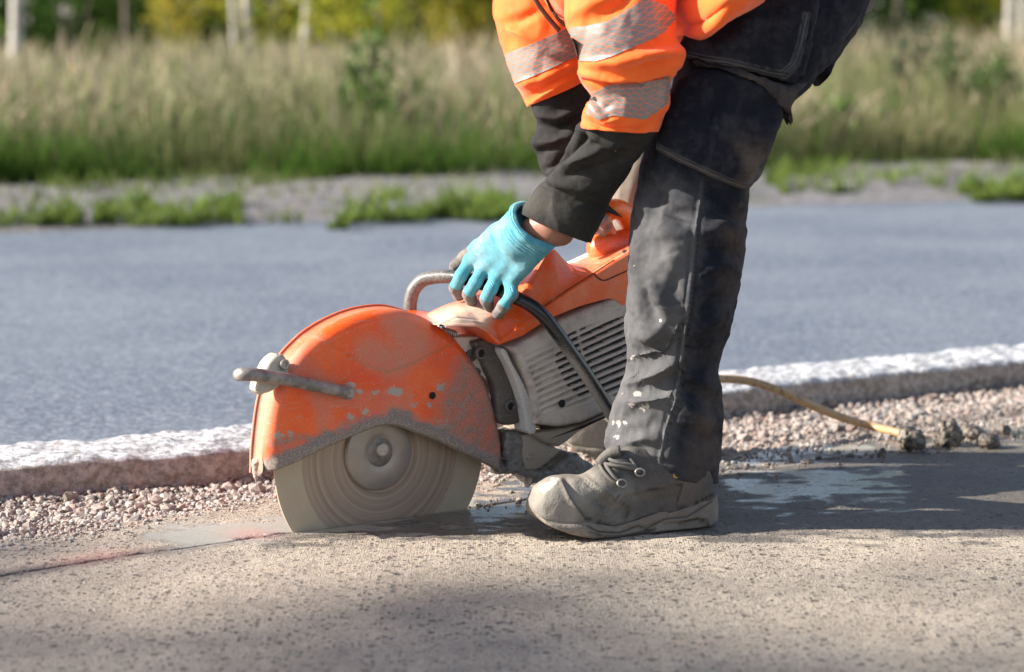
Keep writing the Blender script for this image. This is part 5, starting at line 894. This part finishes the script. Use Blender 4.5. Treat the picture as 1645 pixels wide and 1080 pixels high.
MAT_GLOVE = m.set(col=m.mix(gm_, bl, gr_), rough=.85, sheen=.2, spec=.2, nor=m.bump(m.math('ADD', m.math('MULTIPLY', rib, .5), m.math('ADD', n2, n3)), .8, .0015))
pale = np.exp(-(polyd(gp_, ZH([(330, 340), (430, 290), (520, 200)]))[0]/9)**2)*.5+.6*np.exp(-(polyd(gp_, ZH([(300, 560), (320, 450)]))[0]/12)**2)  # painted highlights on the back of the glove
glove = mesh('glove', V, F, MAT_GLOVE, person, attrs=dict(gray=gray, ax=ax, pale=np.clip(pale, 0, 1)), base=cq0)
# ---- far glove on the rear handle
ff = [[ptY(938, 338, .37), ptY(958, 340, .355), ptY(963, 352, .36), ptY(958, 364, .375)], [ptY(946, 350, .37), ptY(967, 354, .355), ptY(974, 364, .362), ptY(968, 372, .378)], [ptY(932, 332, .39), ptY(955, 328, .372), ptY(962, 334, .372), ptY(958, 344, .385)]]
def fg(P):
    d = cone(P, ptY(925, 315, .40), ptY(940, 345, .40), .032, .028)
    for f in ff:
        for q in range(3): d = smin(d, cone(P, f[q], f[q+1], .0125-.0008*q, .0117-.0008*q), .004)
    th_ = cone(P, ptY(905, 345, .36), ptY(912, 378, .34), .014, .0125); return np.minimum(d, th_)+.001*fbm(P, 50, 3)
c = np.array([f for q in ff for f in q]+[ptY(905, 345, .36), ptY(912, 380, .34)]); V, F = nets(fg, c.min(0)-.04, c.max(0)+.04, .0022)
n_ = len(V); mesh('glove', V, F, MAT_GLOVE, person, attrs=dict(gray=np.ones(n_), ax=np.zeros(n_), pale=np.zeros(n_)), base=c[0])
# ---- the body itself, one continuous figure under the clothes
J = lambda x, y, Y: ptY(x, y, Y)
def chain(G, ks, k0, k1):
    c = [G[k].mean(0) for k in ks]; r = [np.linalg.norm(G[k]-G[k].mean(0), axis=1).min() for k in ks]; return [(c[q], c[q+1], r[q]*k0, r[q+1]*k0) for q in range(len(c)-1)]
ARM = chain(GU, (165, 120, 85, 50, 24), .42, .42)+chain(GU2, (118, 90, 60, 30, 4), .42, .42)
ARM += [(GU[24].mean(0), J(888, 362, .075), .026, .029), (J(888, 362, .075), J(860, 370, .083), .029, .025), (J(860, 370, .083), J(852, 376, .090), .020, .014), (J(884, 374, .076), J(908, 381, .085), .022, .014)]
def body_sdf(P):
    B = [(J(1320, -70, .17), J(1115, 300, .05), .075, .05), (J(1115, 300, .05), J(1065, 740, .07), .048, .032), (J(1065, 735, .07), J(1010, 800, .03), .03, .025), (J(1320, -70, .42), J(1040, 310, .58), .07, .048), (J(1040, 310, .58), J(1000, 700, .69), .046, .032), (J(1000, 700, .69), J(950, 722, .67), .03, .022),
         (J(1310, -80, .20), J(1310, -80, .40), .09, .09), (J(1300, -90, .30), J(1100, -200, .30), .12, .125), (J(1100, -200, .30), J(985, -270, .30), .125, .12), (J(1020, -270, .14), J(1000, -270, .44), .065, .065), (J(970, -290, .30), J(900, -345, .30), .055, .05),
         (J(1030, -260, .12), J(1012, 90, -.05), .05, .038), (J(930, -250, .43), J(874, 90, .41), .05, .036)]
    d = None
    B += ARM
    for a, b, ra, rb in B: c = cone(P, a, b, ra, rb); d = c if d is None else smin(d, c, .018)
    h = J(850, -385, .30); fd = np.array([-.75, 0, -.66]); ud = np.array([-.66, 0, .75])       # the face looks down at the blade
    q = P-h; e_ = np.sqrt(((q@fd)/.098)**2+((q@ud)/.118)**2+(q[..., 1]/.077)**2); hd = (e_-1)*.08
    hd = smin(hd, cone(P, h+fd*.09-ud*.0+0, h+fd*.112-ud*.025, .010, .013), .012); hd = smin(hd, cone(P, h+fd*.055-ud*.085, h+fd*.07-ud*.10, .03, .025), .03)
    for s in (-1, 1):
        hd = smin(hd, cone(P, h+np.array([0, s*.076, 0])+ud*.02, h+np.array([0, s*.08, 0])-ud*.02-fd*.005, .012, .009), .008); hd = np.maximum(hd, .013-np.linalg.norm(P-(h+fd*.094+ud*.012+np.array([0, s*.031, 0])), axis=-1))
    return smin(d, hd, .03)
V, F = nets(body_sdf, np.array([-.14, -.2, .02]), np.array([.72, .84, 1.62]), .0085); mesh('body', V, F, MAT_SKIN, person, base=J(1310, -80, .3))
wc = [J(889, 364, .072), J(868, 371, .073)]
h = J(850, -385, .30); fd = np.array([-.75, 0, -.66]); ud = np.array([-.66, 0, .75])
def hair_sdf(P):
    q = P-h+fd*.008; e_ = np.sqrt(((q@fd)/.103)**2+((q@ud)/.122)**2+(q[..., 1]/.082)**2); d = (e_-1)*.085; return np.maximum(np.maximum(d, (q@fd)*.8-(q@ud)*.9-.005), -(q@ud)*.7+(q@fd)*.5-.055)+.004*fbm(P, 45, 3)
V, F = nets(hair_sdf, h-.16, h+.16, .006); mesh('hair', V, F, simple('dark_hair', (.03, .022, .016), .6, 0, .4, 200, .5), person, base=h)
# ---- boots
def boot(cb, ang, sc, px_attr, mats, lace=True, mirror=1):
    a = np.array([-math.cos(ang), -math.sin(ang), 0]); p = np.array([-math.sin(ang), math.cos(ang), 0]); O = np.array([cb[0], cb[1], 0])
    st = lambda x, y, o: (lambda r: (lambda t: ((CAM+r*t-O)@a, (CAM+r*t)[2]))((-o-(CAM-O)@-p)/(r@-p)))(ray(x, y))
    return a, p, O
BA = math.radians(19); Ab = np.array([-math.cos(BA), -math.sin(BA), 0]); Pb = np.array([-math.sin(BA), math.cos(BA), 0]); Ob = np.array([.136, -.022, 0])
def bs(x, y, o):                                     # pixel on the boot's vertical plane, o towards the camera -> (along, z)
    r = ray(x, y); t = ((Ob-Pb*o-CAM)@Pb)/(r@Pb); q = CAM+r*t-Ob; return np.array([q@Ab, q[2]])
def fs(pts, o): q = np.array([bs(x, y, o) for x, y in ZB_(pts)]); return q[np.argsort(q[:, 0])]
TOP = fs([(97, 795), (106, 765), (128, 722), (160, 686), (215, 657), (300, 648), (365, 650), (400, 640), (430, 615), (460, 592), (490, 556), (520, 530), (600, 500), (900, 500), (980, 560), (1015, 640), (1030, 700), (1042, 760)], .0)
def fo(pts, o): q = np.array([bs(*ZB_([(x, y)])[0], o*min(1, max(.1, (x-90)/190))*min(1, max(.4, (1090-x)/90))) for x, y in pts]); return q[np.argsort(q[:, 0])]
BOT = fo([(102, 822), (128, 862), (180, 893), (240, 922), (300, 944), (400, 966), (480, 974), (600, 968), (700, 952), (830, 940), (1010, 920), (1048, 890)], .044)
SOL = fo([(102, 814), (128, 846), (180, 866), (260, 880), (330, 876), (385, 862), (450, 892), (530, 912), (600, 893), (690, 860), (765, 834), (830, 838), (900, 815), (1030, 745), (1048, 745)], .050)
def soft(C, k=7):
    q = np.linspace(C[0, 0], C[-1, 0], 260); y = np.interp(q, C[:, 0], C[:, 1]); p = np.pad(y, k, mode='reflect', reflect_type='odd'); g = np.exp(-(np.arange(-k, k+1)/(k*.5))**2); return np.c_[q, np.convolve(p, g/g.sum(), 'valid')]
TOP, BOT, SOL = soft(TOP), soft(BOT), soft(SOL, 3); s1 = max(TOP[-1, 0], BOT[-1, 0]); s0 = min(TOP[0, 0], bs(*ZB_([(1048, 880)])[0], .03)[0]); LB = s1-s0
print('boot', s0, s1, LB, BOT[:, 1].min())
WQ = soft(np.c_[[0, .02, .06, .15, .3, .45, .6, .72, .82, .9, .96, .985, 1], [.010, .022, .032, .037, .038, .041, .047, .052, .052, .047, .040, .034, .020]], 9); WID = lambda s: np.interp((s-s0)/LB, WQ[:, 0], WQ[:, 1])
def bootloft(sc=1., ztop=1, w=0., n=150, k=110, zlo=None, zhi=None, e1=.68, e2=.5):
    s = s0+LB*(.5-.5*np.cos(np.linspace(0, math.pi, n))); G = []; t = np.linspace(0, 2*math.pi, k, endpoint=False)
    for q in s:
        zb_ = max(np.interp(q, BOT[:, 0], BOT[:, 1]), .002) if zlo is None else zlo(q); zt_ = np.interp(q, TOP[:, 0], TOP[:, 1]) if zhi is None else zhi(q)
        ww = WID(q)+w*float(sm(1., .93, (q-s0)/LB)); zm_ = zb_+.34*(zt_-zb_); cs, sn = np.cos(t), np.sin(t)
        y = ww*np.sign(cs)*np.abs(cs)**e1; y = y*np.where(sn > 0, 1-.28*np.clip(sn, 0, 1)**2*np.clip((zt_-.11)/.05, 0, 1), 1)
        z = np.where(sn > 0, zm_+(zt_-zm_)*np.abs(sn)**.85, zm_-(zm_-zb_)*np.abs(sn)**e2); G.append(Ob+q*Ab+y[:, None]*Pb+z[:, None]*EZ)
    return np.array(G)
GB = bootloft(); GB0 = GB.copy()
BF = [(.0035, 4, ZB_([(258, 672), (300, 760), (345, 820), (380, 862)])), (-.003, 4, ZB_([(285, 672), (330, 750), (380, 830), (420, 870)])), (-.006, 9, ZB_([(440, 760), (520, 820), (600, 850)])), (.005, 9, ZB_([(430, 720), (520, 770), (610, 820)])), (-.007, 6, ZB_([(590, 860), (610, 820), (560, 780)])), (.003, 3.5, ZB_([(372, 655), (440, 712), (540, 752), (600, 738), (720, 715), (870, 690)])), (-.0025, 3, ZB_([(372, 668), (440, 726), (540, 766), (610, 750), (720, 727), (870, 702)])), (-.002, 3, ZB_([(880, 690), (860, 750), (835, 810)])), (-.004, 7, ZB_([(640, 790), (760, 770), (850, 770)])), (.003, 5, ZB_([(150, 700), (220, 680), (250, 690)]))]
GB = sculpt(GB, BF, .0016, 16, 71, .0006, (1, 1, 1))
bp_ = proj(GB.reshape(-1, 3)); tocap = sm(20, -10, sdpoly(bp_, ZB_([(90, 820), (120, 700), (220, 640), (380, 640), (420, 700), (350, 800), (300, 950), (150, 900)])))
bd_ = .16+.50*tocap+.25*np.exp(-(polyd(bp_, ZB_([(400, 660), (480, 720), (560, 740)]))[0]/16)**2)-.30*np.exp(-(polyd(bp_, ZB_([(500, 560), (560, 575), (720, 640)]))[0]/16)**2)-.25*sm(650, 760, (bp_[:, 0]-820)*3.1775)+.35*fbm(GB.reshape(-1, 3), 45, 4)
wh = .85*np.exp(-(polyd(bp_, ZB_([(165, 715), (200, 695), (225, 672)]))[0]/9)**2)
MAT_BOOT = cloth('dusty_boot_leather', (.050, .046, .041), dustc=(.39, .345, .285), wear=(.12, .115, .105), weave=300, sheen=0, paint=True, rough=.65)
MAT_SOLE = cloth('dusty_rubber', (.085, .075, .066), dustc=(.40, .345, .28), wear=(.16, .14, .12), weave=260, sheen=0, rough=.7)
bt = loftobj('boot', GB, MAT_BOOT, person, attrs=dict(dust=np.clip(bd_, 0, 1), line=np.clip(sum(a_*np.exp(-(polyd(bp_, ZB_(q_))[0]/w_)**2) for a_, w_, q_ in ((.8, 1.6, [(262, 672), (304, 762), (349, 822), (384, 866)]), (.7, 1.3, [(372, 662), (440, 720), (540, 760), (606, 745), (720, 722), (870, 697)]), (.5, 1.1, [(378, 690), (440, 740), (540, 780)]), (.7, 1.4, [(880, 690), (860, 750), (835, 815)]), (.6, 2.5, [(590, 862), (612, 825), (565, 785)]), (.9, 2., [(385, 862), (450, 892), (530, 912), (600, 893), (690, 860), (765, 834), (830, 838), (900, 815), (1030, 745)]))), 0, 1), brown=.5*sm(560, 800, (bp_[:, 0]-820)*3.1775), paint=wh), base=GB[75].mean(0))
GZ = bootloft(w=.0075, zlo=lambda q: max(np.interp(q, BOT[:, 0], BOT[:, 1])-.001, 0.001), zhi=lambda q: max(np.interp(q, SOL[:, 0], SOL[:, 1]), np.interp(q, BOT[:, 0], BOT[:, 1])+.008), e1=.55, e2=.3)
GZ = sculpt(GZ, [(.003, 3, ZB_([(385, 868), (440, 905), (540, 918), (640, 890), (765, 842), (850, 838), (1000, 765)])), (-.003, 3.5, ZB_([(390, 905), (450, 935), (560, 940), (650, 905), (690, 920), (790, 870), (900, 860), (1030, 780)])), (.002, 3, ZB_([(400, 925), (480, 950), (600, 945), (680, 925), (740, 920)])), (-.004, 4, ZB_([(700, 945), (760, 900), (860, 895), (960, 870), (1010, 880)])), (.003, 4, ZB_([(860, 885), (950, 862), (1000, 868), (1015, 900)])), (-.003, 3, ZB_([(880, 920), (960, 895), (1000, 905)]))], .001, 20, 77, .0006, (1, 1, 1))
GZ[..., 2] = np.maximum(GZ[..., 2], .0015)
zp_ = GZ.reshape(-1, 3); loftobj('boot_sole', GZ, MAT_SOLE, bt, attrs=dict(line=np.clip(sum(.75*np.exp(-(polyd(proj(zp_), ZB_(q_))[0]/1.3)**2) for q_ in ([(390, 905), (450, 935), (560, 940), (650, 905), (690, 920), (790, 870), (900, 860), (1030, 780)], [(400, 935), (480, 958), (600, 953), (680, 935), (740, 925)], [(860, 893), (950, 870), (1000, 876), (1012, 905)])), 0, 1), dust=np.clip(.5+.4*fbm(zp_, 25, 3)+.2*sm(500, 200, (proj(zp_)[:, 0]-820)*3.1775), 0, 1), brown=np.full(len(zp_), .55), paint=np.zeros(len(zp_))), base=GZ[75].mean(0), sharp=50)
tb = bvh(GB); MAT_LACE = cloth('grey_laces', (.10, .095, .085), weave=1200, dustc=(.30, .27, .23))
def lace(pts, r=.0032, off=.003):
    q = np.array([cast(tb, x, y, -.02)[0]-.0*FW+np.array([0, -off*.8, off*.6]) for x, y in cr(ZB_(pts), 26)]); q = (np.vstack([q[:1], q[:-1]])+q+np.vstack([q[1:], q[-1:]]))/3
    g = tube(q, r, 8); tubeobj('lace', q, r, MAT_LACE, bt, 8, attrs=dict(dust=np.full(26*8, .5), brown=np.zeros(26*8)))
lace([(462, 588), (520, 600), (590, 612), (650, 622)]); lace([(470, 570), (500, 620), (530, 660), (560, 685)]); lace([(455, 600), (480, 640), (520, 680), (560, 700)]); lace([(480, 560), (560, 590), (620, 600), (660, 640)]); lace([(610, 565), (630, 590), (650, 630)], .0025)
for x, y in ((655, 634), (562, 690)):
    c0, n0 = cast(tb, *ZB_([(x, y)])[0], -.02); e1_ = np.cross(n0, Ab); e1_ /= np.linalg.norm(e1_); e2_ = np.cross(n0, e1_); th = np.linspace(0, 2*math.pi, 30)
    q = c0+n0*.006+(np.cos(th)[:, None]*.0082*e2_+np.sin(th)[:, None]*.0062*e1_); tubeobj('lace_ring', q, .0018, MAT_STEEL, bt, 8)
c0, n0 = cast(tb, *ZB_([(846, 645)])[0], .0); lathe('boot_tag', c0, n0, [(-.001, .0005), (-.001, .0062), (.0015, .0062), (.002, .0045), (.0012, .004), (.0012, .0005)], simple('yellow_tag', (.50, .27, .02), .5, 0, .35, 400), bt, 24)
# dark tongue padding above the vamp
tg = cr([cast(tb, x, y, -.02)[0] for x, y in ZB_([(455, 598), (490, 560), (520, 540), (560, 532)])], 14); Gq = tube(tg+np.array([0, -.004, .004]), np.array([.010]*14), 12)
loftobj('boot_tongue', Gq, MAT_BOOT, bt, attrs=dict(dust=np.full(Gq.size//3, .25), brown=np.zeros(Gq.size//3), paint=np.zeros(Gq.size//3)))
# far boot: the same shapes shifted to the other foot
toe2 = ptZ(897, 747)[:2]; shift = np.array([toe2[0], toe2[1]+.045, 0])-(Ob+Ab*s1); sh = np.array([shift[0], shift[1], 0])
G2_ = GB0+sh; n2_ = G2_.size//3; b2_ = loftobj('boot', G2_, MAT_BOOT, person, attrs=dict(dust=np.full(n2_, .75), brown=np.zeros(n2_), paint=np.zeros(n2_)), base=G2_[75].mean(0))
loftobj('boot_sole', GZ+sh, MAT_SOLE, b2_, attrs=dict(dust=np.full(n2_, .6), brown=np.full(n2_, .4), paint=np.zeros(n2_)), base=(GZ+sh)[75].mean(0))
